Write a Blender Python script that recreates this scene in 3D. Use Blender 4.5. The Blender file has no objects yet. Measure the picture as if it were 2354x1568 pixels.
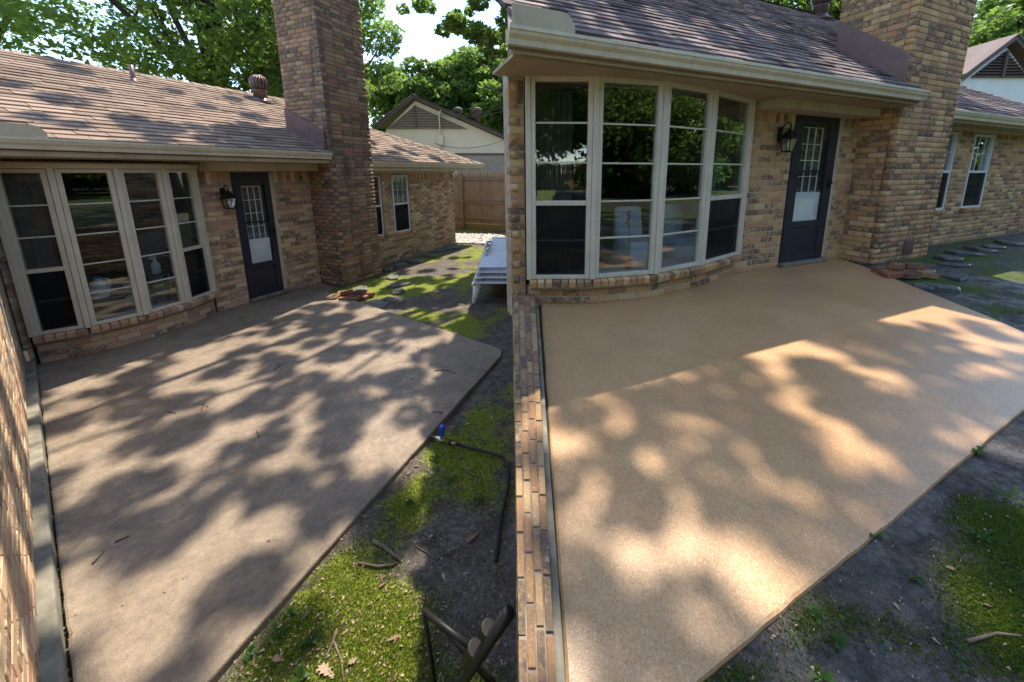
import bpy, math, random
import numpy as np
from mathutils import Vector, Matrix, noise
random.seed(7); np.random.seed(7)
scn = bpy.context.scene
COL = scn.collection
rad = math.radians

# ---------------------------------------------------------------- camera, sky, sun, exposure
CAM_H = 2.1; FPX = 850.0; PPX = 1250.0; PITCH = rad(10.832); PPY = 557.64; WPX = 2354.0; HPX = 1568.0
cd = bpy.data.cameras.new('camera'); cam = bpy.data.objects.new('camera', cd); COL.objects.link(cam)
cam.location = (0, 0, CAM_H); cam.rotation_euler = (math.pi/2 - PITCH, 0, 0)
cd.sensor_fit = 'HORIZONTAL'; cd.sensor_width = 36.0; cd.lens = FPX/WPX*36.0
cd.shift_x = (WPX/2 - PPX)/WPX; cd.shift_y = -(HPX/2 - PPY)/WPX
cd.clip_start = .05; cd.clip_end = 2000
scn.camera = cam

SUN_EL = rad(64); SUN_AZ = math.atan2(.22, .975)          # azimuth from +Y towards +X
world = bpy.data.worlds.new('World'); scn.world = world; world.use_nodes = True
wn = world.node_tree; wn.nodes.clear()
wo = wn.nodes.new('ShaderNodeOutputWorld'); wb = wn.nodes.new('ShaderNodeBackground')
sky = wn.nodes.new('ShaderNodeTexSky'); sky.sky_type = 'NISHITA'; sky.sun_disc = False
sky.sun_elevation = SUN_EL; sky.sun_rotation = SUN_AZ; sky.air_density = .9; sky.dust_density = .25; sky.ozone_density = 1.0
wtc = wn.nodes.new('ShaderNodeTexCoord'); wno = wn.nodes.new('ShaderNodeTexNoise')
wno.inputs['Scale'].default_value = 3.2; wno.inputs['Detail'].default_value = 6; wno.inputs['Roughness'].default_value = .6
wr = wn.nodes.new('ShaderNodeValToRGB'); wr.color_ramp.elements[0].position = .52; wr.color_ramp.elements[1].position = .76
wmx = wn.nodes.new('ShaderNodeMix'); wmx.data_type = 'RGBA'; wmx.inputs[7].default_value = (6.0, 6.2, 6.5, 1)
wn.links.new(wtc.outputs['Generated'], wno.inputs['Vector']); wn.links.new(wno.outputs['Fac'], wr.inputs['Fac'])
wtn = wn.nodes.new('ShaderNodeMix'); wtn.data_type = 'RGBA'; wtn.blend_type = 'MULTIPLY'; wtn.inputs[0].default_value = 1; wtn.inputs[7].default_value = (.97, .99, 1.0, 1)
wn.links.new(sky.outputs[0], wtn.inputs[6])
wn.links.new(wr.outputs['Color'], wmx.inputs[0]); wn.links.new(wtn.outputs[2], wmx.inputs[6])
wn.links.new(wmx.outputs[2], wb.inputs['Color']); wn.links.new(wb.outputs[0], wo.inputs[0])
wb.inputs['Strength'].default_value = .15

sd = bpy.data.lights.new('sun', 'SUN'); sd.energy = 2.75; sd.angle = rad(.7); sd.color = (1, .92, .79)
sun = bpy.data.objects.new('sun', sd); COL.objects.link(sun)
SD = Vector((math.sin(SUN_AZ)*math.cos(SUN_EL), math.cos(SUN_AZ)*math.cos(SUN_EL), math.sin(SUN_EL)))
sun.rotation_euler = SD.to_track_quat('Z', 'Y').to_euler(); sun.location = (6, 10, 30)
scn.view_settings.view_transform = 'Standard'; scn.view_settings.look = 'None'
scn.view_settings.exposure = 1.75; scn.view_settings.gamma = 1.0; scn.view_settings.use_curve_mapping = False
scn.render.engine = 'CYCLES'
scn.cycles.max_bounces = 8; scn.cycles.transparent_max_bounces = 12

# ---------------------------------------------------------------- survey helpers
def ray(x, y):
    u = (x-PPX)/FPX; v = (PPY-y)/FPX; c, s = math.cos(PITCH), math.sin(PITCH)
    return Vector((u, c+v*s, -s+v*c))
def at(x, y, z=0.0):
    d = ray(x, y); return d*((z-CAM_H)/d.z) + Vector((0, 0, CAM_H))
def proj(p):
    c, s = math.cos(PITCH), math.sin(PITCH); z = p[2]-CAM_H
    D = p[1]*c - z*s
    if D < .05: return None
    return PPX+FPX*p[0]/D, PPY-FPX*(p[1]*s+z*c)/D, D

# ---------------------------------------------------------------- materials
class NT:
    def __init__(s, name):
        s.m = bpy.data.materials.new(name); s.m.use_nodes = True; s.t = s.m.node_tree
        s.b = s.t.nodes['Principled BSDF']; s.out = s.t.nodes['Material Output']
    def n(s, typ, **kw):
        nd = s.t.nodes.new('ShaderNode'+typ)
        for k, v in kw.items():
            if k in nd.inputs: nd.inputs[k].default_value = v
            else: setattr(nd, k, v)
        return nd
    def l(s, a, b): s.t.links.new(a, b)
    def coord(s, kind='Object'): return s.n('TexCoord').outputs[kind]
    def pos(s): return s.n('NewGeometry').outputs['Position']
    def noise(s, vec, scale, detail=4, rough=.55, dist=0):
        nd = s.n('TexNoise', Scale=scale, Detail=detail, Roughness=rough, Distortion=dist); s.l(vec, nd.inputs['Vector']); return nd.outputs['Fac']
    def vor(s, vec, scale, feature='F1'):
        nd = s.n('TexVoronoi', Scale=scale); nd.feature = feature; s.l(vec, nd.inputs['Vector']); return nd
    def ramp(s, fac, stops, interp='LINEAR'):
        nd = s.n('ValToRGB'); cr = nd.color_ramp; cr.interpolation = interp
        while len(cr.elements) < len(stops): cr.elements.new(.5)
        for e, (p, c) in zip(cr.elements, stops):
            e.position = p; e.color = (*c, 1) if len(c) == 3 else c
        s.l(fac, nd.inputs['Fac']); return nd.outputs['Color']
    def step(s, fac, a, b):
        nd = s.n('MapRange'); nd.inputs['From Min'].default_value = a; nd.inputs['From Max'].default_value = b; nd.interpolation_type = 'SMOOTHSTEP'
        s.l(fac, nd.inputs['Value']); return nd.outputs['Result']
    def mix(s, fac, a, b, mode='MIX'):
        nd = s.n('Mix'); nd.data_type = 'RGBA'; nd.blend_type = mode
        for v, i in ((fac, 0), (a, 6), (b, 7)):
            if hasattr(v, 'is_linked'): s.l(v, nd.inputs[i])
            elif i == 0: nd.inputs[0].default_value = v
            else: nd.inputs[i].default_value = (*v, 1)
        return nd.outputs[2]
    def math(s, op, a, b=None):
        nd = s.n('Math'); nd.operation = op
        for i, v in enumerate((a, b)):
            if v is None: continue
            if hasattr(v, 'is_linked'): s.l(v, nd.inputs[i])
            else: nd.inputs[i].default_value = v
        return nd.outputs[0]
    def attr(s, name):
        nd = s.n('Attribute'); nd.attribute_name = name; return nd.outputs['Fac']
    def bump(s, h, strength=.4, dist=.01):
        nd = s.n('Bump', Strength=strength, Distance=dist); s.l(h, nd.inputs['Height']); s.l(nd.outputs[0], s.b.inputs['Normal'])
    def col(s, c):
        if hasattr(c, 'is_linked'): s.l(c, s.b.inputs['Base Color'])
        else: s.b.inputs['Base Color'].default_value = (*c, 1)
    def rough(s, r):
        if hasattr(r, 'is_linked'): s.l(r, s.b.inputs['Roughness'])
        else: s.b.inputs['Roughness'].default_value = r
    def spec(s, v): s.b.inputs['Specular IOR Level'].default_value = v

M = {}
def simple(name, c, r=.6, metal=0, var=.12, scale=9, bump=.0, spec=.4):
    k = NT(name); p = k.pos()
    f = k.noise(p, scale, 5)
    lo = tuple(x*(1-var) for x in c); hi = tuple(min(1, x*(1+var)) for x in c)
    k.col(k.ramp(f, [(.3, lo), (.7, hi)])); k.rough(r); k.b.inputs['Metallic'].default_value = metal; k.spec(spec)
    if bump: k.bump(k.noise(p, scale*8, 5), bump, .004)
    if name in ('cream', 'frame', 'frieze', 'soffit'):
        mp = k.n('Mapping'); mp.inputs['Scale'].default_value = (7, 7, .8); k.l(p, mp.inputs['Vector'])
        d = k.step(k.noise(mp.outputs[0], 2.0, 7, .72), .50, .74); d2 = k.step(k.noise(p, 38, 5, .7), .60, .72)
        c = k.mix(k.math('MULTIPLY', d, .45), k.ramp(f, [(.3, lo), (.7, hi)]), tuple(x*.5 for x in c)); c = k.mix(k.math('MULTIPLY', d2, .35), c, (.12, .10, .07)); k.col(c)
    M[name] = k.m; return k.m

def brick_mat(name, stops, dark=.5, stain=.5):
    k = NT(name); p = k.pos()
    rnd = k.n('ObjectInfo').outputs['Random']
    v = k.math('FRACT', k.math('ADD', rnd, k.attr('tint')))
    base = k.ramp(v, stops, 'CONSTANT')
    # flame marks on about a third of the bricks
    v2 = k.math('FRACT', k.math('MULTIPLY', v, 17.3))
    flamed = k.step(v2, 1-dark, 1-dark+.05)
    blot = k.step(k.noise(p, 20, 6, .75), .38, .56)
    base = k.mix(k.math('MULTIPLY', k.math('MULTIPLY', flamed, blot), .8), base, (.085, .068, .054))
    # pale scuffs and grit
    scuff = k.step(k.noise(p, 34, 5, .7), .56, .70)
    base = k.mix(k.math('MULTIPLY', scuff, .45), base, (.52, .40, .27))
    grit = k.noise(p, 120, 4, .7)
    base = k.mix(.5, base, k.ramp(grit, [(.25, (.25, .25, .25)), (.75, (.8, .8, .8))]), 'OVERLAY')
    # weather stains with a shape of their own
    mps = k.n('Mapping'); mps.inputs['Scale'].default_value = (1, 1, .38); k.l(p, mps.inputs['Vector'])
    st = k.step(k.noise(mps.outputs[0], 2.3, 7, .72, .5), .50, .70)
    base = k.mix(k.math('MULTIPLY', st, stain), base, (.06, .052, .045), 'MIX')
    k.col(base); k.rough(.9); k.spec(.25)
    k.bump(k.math('ADD', k.noise(p, 60, 5, .7), k.math('MULTIPLY', k.noise(p, 190, 3), .5)), .7, .006)
    M[name] = k.m
TAN = [(0, (.42, .28, .165)), (.16, (.38, .24, .145)), (.32, (.46, .325, .20)), (.46, (.34, .205, .13)), (.58, (.41, .27, .155)), (.72, (.48, .355, .23)), (.84, (.36, .21, .14)), (.93, (.27, .18, .13))]
def dim(st, k, tint=(1, 1, 1)): return [(p, tuple(c*k*t for c, t in zip(cc, tint))) for p, cc in st]
brick_mat('brick_old', dim(TAN, 1.28, (1, .98, .94)), .28, .18)
brick_mat('brick_clean', dim(TAN, 1.2, (1, .93, .74)), .36, .12)
brick_mat('brick_border', dim(TAN, .72, (1, .88, .70)), .35, .5)
brick_mat('brick_red', dim(TAN, .62, (1, .74, .64)), .2, .3)
brick_mat('brick_chimney_old', dim(TAN, .74, (1, .90, .84)), .36, .85)
brick_mat('brick_chimney_clean', dim(TAN, 1.15, (1, .90, .70)), .40, .45)
simple('mortar', (.30, .26, .21), .95, 0, .25, 14, .5)
simple('mortar_joint_shade', (.12, .10, .085), .95, 0, .4, 14, .5)  # shade of the recessed joints is put into this dark colour
simple('mortar_dark', (.20, .155, .115), .95, 0, .4, 14, .5)  # dark tone also carries the recessed joint shade on the right chimney
simple('mortar_clean', (.40, .34, .26), .95, 0, .22, 14, .5)
simple('cream', (.58, .52, .38), .45, 0, .10, 3)
simple('frame', (.56, .51, .40), .5, 0, .09, 5)
simple('soffit', (.36, .29, .185), .7, 0, .12, 3)
simple('frieze', (.46, .39, .27), .65, 0, .12, 3)
simple('navy', (.018, .020, .034), .35, 0, .25, 5, 0, .5)
simple('panel_white', (.62, .64, .66), .5, 0, .05)
simple('flash_brown', (.17, .105, .09), .45, .3, .15, 6)
simple('vent_brown', (.14, .09, .08), .4, .5, .15, 6)
simple('black_metal', (.012, .012, .012), .35, .3, .2)
simple('black_tube', (.012, .011, .010), .5, 0, .2, 5, 0, .3)
simple('steel', (.62, .62, .60), .28, 1.0, .1)
simple('brass', (.55, .40, .14), .3, 1.0, .1)
simple('rubber', (.016, .016, .017), .55, 0, .2)
simple('blue_plastic', (.01, .07, .55), .35, 0, .1)
simple('white_plastic', (.72, .75, .78), .42, 0, .06, 4)
simple('slate', (.13, .125, .105), .75, 0, .45, 7, .8)
simple('slate_wet', (.075, .082, .085), .35, 0, .45, 7, .8)
simple('gravel', (.42, .38, .34), .9, 0, .45, 12)
simple('stucco', (.66, .57, .42), .9, 0, .05, 2, .3)
simple('stucco_pale', (.74, .74, .70), .9, 0, .05, 2, .3)
simple('louvre_tan', (.24, .185, .13), .8, 0, .12, 4)
simple('trim_brown', (.11, .08, .065), .7, 0, .15, 4)
simple('room', (.055, .05, .045), .9, 0, .2, 2)  # near-black, the dimness of the unlit interior is put into the colour
simple('room_floor', (.10, .075, .055), .7, 0, .3, 3)
simple('curtain', (.085, .10, .09), .9, 0, .2, 4)
simple('cloth', (.66, .68, .70), .9, 0, .06, 5)
simple('pink', (.65, .10, .25), .6, 0, .2)
simple('jug', (.58, .68, .74), .4, 0, .05)
simple('bulb', (.75, .73, .68), .3, 0, .05)
simple('footing', (.20, .18, .135), .9, 0, .35, 9, .8)
simple('wire', (.03, .03, .03), .6, 0, .1)

def wood_mat(name, lo, hi):
    k = NT(name); p = k.pos(); mp = k.n('Mapping'); mp.inputs['Scale'].default_value = (22, 22, 1.6); k.l(p, mp.inputs['Vector'])
    g = k.noise(mp.outputs[0], 2.2, 6, .65); rnd = k.n('ObjectInfo').outputs['Random']
    c = k.ramp(g, [(.25, lo), (.75, hi)]); c = k.mix(.55, c, k.ramp(rnd, [(0, (.34, .32, .30)), (1, (.62, .60, .58))]), 'OVERLAY')
    k.col(c); k.rough(.9); k.bump(g, .5, .006); M[name] = k.m
wood_mat('fence_wood', (.20, .125, .07), (.44, .31, .19)); wood_mat('kick_wood', (.26, .15, .05), (.42, .27, .10))

def shingle_mat(name, a, b, c):
    k = NT(name); p = k.pos(); v = k.math('FRACT', k.math('ADD', k.n('ObjectInfo').outputs['Random'], k.attr('tint')))
    base = k.ramp(v, [(0, a), (.5, b), (.85, c), (1, tuple(x*.6 for x in c))])
    g = k.noise(p, 260, 3, .7); base = k.mix(.55, base, k.ramp(g, [(.3, (.22, .22, .22)), (.7, (.78, .78, .78))]), 'OVERLAY')
    w = k.noise(p, 1.3, 5, .6); base = k.mix(.35, base, k.ramp(w, [(.3, (.32, .32, .32)), (.7, (.66, .66, .66))]), 'OVERLAY')
    k.col(base); k.rough(.95); k.spec(.2); k.bump(g, .6, .004); M[name] = k.m
shingle_mat('shingle_sunlit_tan', (.185, .128, .095), (.30, .218, .162), (.235, .165, .125))  # same roofing as the plum one, with sunlit warmth put into the colour
shingle_mat('shingle_plum', (.165, .125, .120), (.26, .205, .195), (.125, .092, .092))

def glass_mat():
    k = NT('window_glass'); t = k.t
    gl = k.n('BsdfGlossy'); gl.inputs['Roughness'].default_value = .015; gl.inputs['Color'].default_value = (.95, 1, 1, 1)
    tr = k.n('BsdfTransparent'); tr.inputs['Color'].default_value = (.80, .85, .86, 1)
    fr = k.n('Fresnel', IOR=1.55); bm = k.n('Bump', Strength=.02, Distance=.01)
    k.l(k.noise(k.pos(), 3.0, 2), bm.inputs['Height']); k.l(bm.outputs[0], gl.inputs['Normal'])
    mx = k.n('MixShader'); f = k.math('MINIMUM', k.math('ADD', k.math('MULTIPLY', fr.outputs[0], 1.8), .05), 1.0)
    f = k.math('MULTIPLY', f, k.math('SUBTRACT', 1, k.n('NewGeometry').outputs['Backfacing'])); k.l(f, mx.inputs[0]); k.l(tr.outputs[0], mx.inputs[1]); k.l(gl.outputs[0], mx.inputs[2]); k.l(mx.outputs[0], k.out.inputs['Surface']); M['glass'] = k.m
glass_mat()
M['door_glass'] = M['glass'].copy(); M['door_glass'].name = 'door_glass'
for nd in M['door_glass'].node_tree.nodes:
    if nd.type == 'BSDF_TRANSPARENT': nd.inputs['Color'].default_value = (.98, .99, .99, 1)
    if nd.type == 'FRESNEL': nd.inputs['IOR'].default_value = 1.3
def screen_mat():
    k = NT('screen_mesh'); k.col((.006, .006, .007)); k.rough(.7); k.spec(.2)
    tr = k.n('BsdfTransparent'); mx = k.n('MixShader'); mx.inputs[0].default_value = .5
    k.l(tr.outputs[0], mx.inputs[1]); k.l(k.b.outputs[0], mx.inputs[2]); k.l(mx.outputs[0], k.out.inputs['Surface']); M['screen'] = k.m
screen_mat()

def leaf_mat(name, a, b, c):
    k = NT(name); v = k.attr('tint')
    base = k.ramp(v, [(0, a), (.55, b), (1, c)]); k.col(base); k.rough(.5); k.spec(.35)
    tl = k.n('BsdfTranslucent'); k.l(k.mix(.55, base, (.28, .42, .06)), tl.inputs['Color'])
    mx = k.n('MixShader'); mx.inputs[0].default_value = .58
    k.l(k.b.outputs[0], mx.inputs[1]); k.l(tl.outputs[0], mx.inputs[2]); k.l(mx.outputs[0], k.out.inputs['Surface']); M[name] = k.m
leaf_mat('leaf', (.070, .120, .028), (.120, .185, .040), (.175, .235, .058))
leaf_mat('leaf_far', (.065, .12, .028), (.11, .175, .040), (.17, .23, .06))
leaf_mat('weed', (.05, .12, .02), (.09, .20, .04), (.12, .24, .05))
def bark():
    k = NT('bark'); p = k.pos(); mp = k.n('Mapping'); mp.inputs['Scale'].default_value = (9, 9, 1.5); k.l(p, mp.inputs['Vector'])
    g = k.noise(mp.outputs[0], 3, 6, .7); k.col(k.ramp(g, [(.3, (.022, .018, .014)), (.7, (.10, .08, .065))])); k.rough(.95); k.bump(g, .9, .03); M['bark'] = k.m
bark()

def concrete_old():
    k = NT('concrete_old'); p = k.pos()
    a = k.noise(p, .9, 6, .65); c = k.ramp(a, [(.25, (.155, .113, .076)), (.5, (.232, .175, .122)), (.8, (.31, .245, .178))])
    b = k.noise(p, 5, 7, .75); c = k.mix(.8, c, k.ramp(b, [(.28, (.27, .26, .25)), (.72, (.68, .68, .68))]), 'OVERLAY'); b2 = k.noise(p, 26, 6, .75); c = k.mix(.55, c, k.ramp(b2, [(.3, (.28,)*3), (.7, (.7,)*3)]), 'OVERLAY')
    vo = k.vor(p, 170); pk = k.step(vo.outputs['Distance'], .10, .26)
    sel = k.step(vo.outputs['Color'], .62, .72)
    c = k.mix(k.math('MULTIPLY', k.math('MULTIPLY', k.math('SUBTRACT', 1, pk), sel), .75), c, (.46, .42, .37))
    v2 = k.vor(p, 95); dk = k.math('SUBTRACT', 1, k.step(v2.outputs['Distance'], .08, .2))
    c = k.mix(k.math('MULTIPLY', k.math('MULTIPLY', dk, k.step(v2.outputs['Color'], .72, .8)), .8), c, (.05, .042, .036))
    dirt = k.step(k.noise(p, 1.6, 7, .75, .8), .52, .72); c = k.mix(k.math('MULTIPLY', dirt, .55), c, (.095, .072, .055))
    spot = k.step(k.noise(p, 9, 6, .75), .60, .70); c = k.mix(k.math('MULTIPLY', spot, .4), c, (.08, .062, .048))
    k.col(c); k.rough(k.ramp(b, [(.3, (.66,)*3), (.7, (.88,)*3)])); k.spec(.45)
    k.bump(k.math('ADD', k.noise(p, 90, 4, .7), vo.outputs['Distance']), .5, .004); M['concrete_old'] = k.m
concrete_old()
def patio_new():
    k = NT('patio_coating'); p = k.pos()
    mp = k.n('Mapping'); mp.inputs['Scale'].default_value = (1, 1, 1); k.l(p, mp.inputs['Vector'])
    wv = k.n('TexNoise', Scale=30.0, Detail=2.0); k.l(p, wv.inputs['Vector'])
    vm = k.n('VectorMath', operation='MULTIPLY_ADD'); k.l(wv.outputs['Color'], vm.inputs[0]); vm.inputs[1].default_value = (.012, .012, .0); k.l(p, vm.inputs[2])
    vo = k.vor(vm.outputs[0], 190); v = vo.outputs['Color']
    c = k.ramp(v, [(0, (.29, .150, .060)), (.18, (.39, .208, .090)), (.45, (.445, .245, .108)), (.70, (.48, .280, .132)), (.88, (.53, .36, .20))])
    v3 = k.vor(vm.outputs[0], 235); c = k.mix(.35, c, k.ramp(v3.outputs['Color'], [(0, (.26, .135, .056)), (.5, (.44, .243, .108)), (1, (.54, .37, .21))]))
    big = k.noise(p, 1.1, 5, .6); c = k.mix(.45, c, k.ramp(big, [(.3, (.38,)*3), (.7, (.60,)*3)]), 'OVERLAY'); md = k.noise(p, 6, 6, .7); c = k.mix(.3, c, k.ramp(md, [(.3, (.38,)*3), (.7, (.62,)*3)]), 'OVERLAY')
    k.col(c); k.rough(k.ramp(big, [(.3, (.26,)*3), (.7, (.44,)*3)])); k.spec(.5)
    k.bump(k.math('ADD', v, k.noise(p, 160, 3)), .35, .003); M['patio'] = k.m
patio_new()
def ground_mat():
    k = NT('soil_and_moss'); p = k.pos(); side = k.attr('side'); moss = k.attr('moss')
    f = k.noise(p, 7, 7, .72); f2 = k.noise(p, 42, 5, .7); f3 = k.noise(p, 150, 3, .7)
    dry = k.ramp(f, [(.25, (.055, .040, .030)), (.5, (.115, .092, .073)), (.75, (.205, .175, .145))])
    wet = k.ramp(f, [(.28, (.024, .019, .016)), (.5, (.064, .054, .048)), (.72, (.128, .112, .102))])
    soil = k.mix(side, dry, wet)
    soil = k.mix(.8, soil, k.ramp(f2, [(.30, (.12,)*3), (.70, (.86,)*3)]), 'OVERLAY'); soil = k.mix(.5, soil, k.ramp(f3, [(.32, (.15,)*3), (.68, (.85,)*3)]), 'OVERLAY')
    chips = k.vor(p, 75); cm = k.math('MULTIPLY', k.math('SUBTRACT', 1, k.step(chips.outputs['Distance'], .15, .3)), k.step(chips.outputs['Color'], .74, .8))
    soil = k.mix(k.math('MULTIPLY', cm, k.math('SUBTRACT', .75, k.math('MULTIPLY', side, .45))), soil, (.30, .20, .115))
    gm = k.ramp(f2, [(.25, (.065, .085, .008)), (.5, (.165, .190, .014)), (.75, (.26, .285, .030))])
    gd = k.ramp(f2, [(.25, (.018, .032, .004)), (.5, (.055, .085, .008)), (.75, (.12, .155, .018))])
    mossc = k.mix(side, gm, gd)
    mm = k.step(k.math('ADD', moss, k.math('ADD', k.math('MULTIPLY', k.math('SUBTRACT', f, .5), 1.1), k.math('MULTIPLY', k.math('SUBTRACT', f2, .5), .9))), .40, .66)
    k.col(k.mix(mm, soil, mossc))
    wr_ = k.math('MULTIPLY', k.math('MULTIPLY', side, k.math('SUBTRACT', 1, mm)), k.step(f, .35, .6))
    k.rough(k.math('SUBTRACT', .95, k.math('MULTIPLY', wr_, .55))); k.spec(.4)
    k.bump(k.math('ADD', k.math('MULTIPLY', f2, 1.2), f3), .9, .012); M['ground'] = k.m
ground_mat()
def dead_leaf():
    k = NT('dead_leaf'); r = k.n('ObjectInfo').outputs['Random']
    v = k.math('FRACT', k.math('ADD', r, k.attr('tint')))
    k.col(k.ramp(v, [(0, (.17, .10, .05)), (.35, (.26, .17, .10)), (.7, (.36, .27, .18)), (1, (.14, .08, .045))])); k.rough(.8); M['dead_leaf'] = k.m
dead_leaf()
simple('twig', (.17, .12, .085), .9, 0, .4, 20)
simple('debris', (.11, .08, .055), .95, 0, .7, 40)

# ---------------------------------------------------------------- mesh helpers
class MB:
    def __init__(s): s.v = []; s.f = []
    def add(s, vs, fs):
        o = len(s.v); s.v += [tuple(x) for x in vs]; s.f += [tuple(i+o for i in f) for f in fs]; return s
    def box(s, a, b):
        (x0, y0, z0), (x1, y1, z1) = a, b
        if x0 > x1: x0, x1 = x1, x0
        if y0 > y1: y0, y1 = y1, y0
        if z0 > z1: z0, z1 = z1, z0
        return s.add([(x0,y0,z0),(x1,y0,z0),(x1,y1,z0),(x0,y1,z0),(x0,y0,z1),(x1,y0,z1),(x1,y1,z1),(x0,y1,z1)],
                     [(0,3,2,1),(4,5,6,7),(0,1,5,4),(1,2,6,5),(2,3,7,6),(3,0,4,7)])
    def hexa(s, bot, top):
        return s.add(list(bot)+list(top), [(3,2,1,0),(4,5,6,7),(0,1,5,4),(1,2,6,5),(2,3,7,6),(3,0,4,7)])
    def prism(s, poly, z0, z1):
        n = len(poly)
        return s.add([(p[0],p[1],z0) for p in poly]+[(p[0],p[1],z1) for p in poly],
                     [tuple(range(n-1,-1,-1)), tuple(range(n,2*n))]+[(i,(i+1)%n,n+(i+1)%n,n+i) for i in range(n)])
    def extrude(s, poly, vec):
        n = len(poly); vec = Vector(vec)
        return s.add([Vector(p) for p in poly]+[Vector(p)+vec for p in poly],
                     [tuple(range(n-1,-1,-1)), tuple(range(n,2*n))]+[(i,(i+1)%n,n+(i+1)%n,n+i) for i in range(n)])
    def tube(s, pts, r, seg=8, cap=True):
        pts = [Vector(p) for p in pts]; n = len(pts); rr = r if hasattr(r, '__len__') else [r]*n
        o = len(s.v); up = Vector((0,0,1)); px = None
        for i, p in enumerate(pts):
            d = (pts[min(i+1,n-1)]-pts[max(i-1,0)]).normalized()
            if px is None: px = d.cross(up if abs(d.z) < .9 else Vector((1,0,0))).normalized()
            px = (px - d*px.dot(d)).normalized(); py = d.cross(px)
            for k in range(seg):
                a = 2*math.pi*k/seg; s.v.append(tuple(p+(px*math.cos(a)+py*math.sin(a))*rr[i]))
        for i in range(n-1):
            for k in range(seg):
                a = o+i*seg+k; b = o+i*seg+(k+1)%seg; s.f.append((a, b, b+seg, a+seg))
        if cap: s.f.append(tuple(o+k for k in range(seg-1,-1,-1))); s.f.append(tuple(o+(n-1)*seg+k for k in range(seg)))
        return s
    def lathe(s, prof, c=(0,0,0), seg=20):
        o = len(s.v)
        for r, z in prof:
            for k in range(seg):
                a = 2*math.pi*k/seg; s.v.append((c[0]+r*math.cos(a), c[1]+r*math.sin(a), c[2]+z))
        n = len(prof)
        for i in range(n-1):
            for k in range(seg):
                a = o+i*seg+k; b = o+i*seg+(k+1)%seg; s.f.append((a, b, b+seg, a+seg))
        s.f.append(tuple(o+k for k in range(seg-1,-1,-1))); s.f.append(tuple(o+(n-1)*seg+k for k in range(seg)))
        return s
    def build(s, name, mat, parent=None, smooth=False, bevel=0):
        me = bpy.data.meshes.new(name); me.from_pydata(s.v, [], s.f); me.materials.append(M[mat])
        if smooth: me.polygons.foreach_set('use_smooth', [True]*len(me.polygons))
        me.update(); return link(name, me, parent, bevel)
def link(name, me, parent=None, bevel=0):
    o = bpy.data.objects.new(name, me); COL.objects.link(o)
    if parent is not None: o.parent = parent
    if bevel:
        b = o.modifiers.new('bevel', 'BEVEL'); b.width = bevel; b.segments = 2; b.limit_method = 'ANGLE'
    return o
def tag(o, label=None, cat=None, group=None, kind=None):
    if label: o['label'] = label
    if cat: o['category'] = cat
    if group: o['group'] = group
    if kind: o['kind'] = kind
    return o
def empty(name, loc, rz=0):
    o = bpy.data.objects.new(name, None); COL.objects.link(o); o.location = loc; o.rotation_euler = (0,0,rz); o.empty_display_size = .2; return o
def copy_tree(o, parent=None):
    c = o.copy(); COL.objects.link(c); c.parent = parent
    for ch in list(o.children): copy_tree(ch, c)
    return c
def array_mesh(name, V, Fq, mat, tint=None, parent=None):
    """quads/tris of equal size from numpy arrays, tint one value per face"""
    V = np.asarray(V, np.float32); Fq = np.asarray(Fq, np.int32); nf, k = Fq.shape
    me = bpy.data.meshes.new(name); me.vertices.add(len(V)); me.vertices.foreach_set('co', V.ravel())
    me.loops.add(nf*k); me.loops.foreach_set('vertex_index', Fq.ravel()); me.polygons.add(nf)
    me.polygons.foreach_set('loop_start', np.arange(0, nf*k, k, dtype=np.int32))
    me.update(calc_edges=True)
    if tint is not None:
        a = me.attributes.new('tint', 'FLOAT', 'FACE'); a.data.foreach_set('value', np.asarray(tint, np.float32))
    me.materials.append(M[mat]); me.validate(); return link(name, me, parent)

# a unit brick: x = length 1, y = depth (0 outside face, +1 into the wall), z = height 1
def brick_unit(seed, c=(.008, .05, .035)):
    r = random.Random(seed); j = lambda a: r.uniform(-a, a)
    cx, cy, cz = c; v = []
    for (x, z) in ((-.5,-.5),(.5,-.5),(.5,.5),(-.5,.5)): v.append((x, 1, z))
    for (x, z) in ((-.5,-.5),(.5,-.5),(.5,.5),(-.5,.5)): v.append((x+j(.005), cy+j(.012), z+j(.02)))
    for (x, z) in ((-.5+cx*2,-.5+cz*2),(.5-cx*2,-.5+cz*2),(.5-cx*2,.5-cz*2),(-.5+cx*2,.5-cz*2)): v.append((x+j(.005), j(.010), z+j(.015)))
    f = [(0,4,5,1)[::-1],(1,5,6,2)[::-1],(2,6,7,3)[::-1],(3,7,4,0)[::-1],(4,8,9,5)[::-1],(5,9,10,6)[::-1],(6,10,11,7)[::-1],(7,11,8,4)[::-1],(8,9,10,11),(0,1,2,3)[::-1]]
    return np.array(v, np.float32), f
UNITS = [brick_unit(i) for i in range(5)]
def unit_mesh(i, mat):
    key = ('u', i, mat)
    if key not in CACHE:
        me = bpy.data.meshes.new('brick'); me.from_pydata(UNITS[i][0].tolist(), [], UNITS[i][1]); me.materials.append(M[mat]); me.update(); CACHE[key] = me
    return CACHE[key]
CACHE = {}

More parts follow.
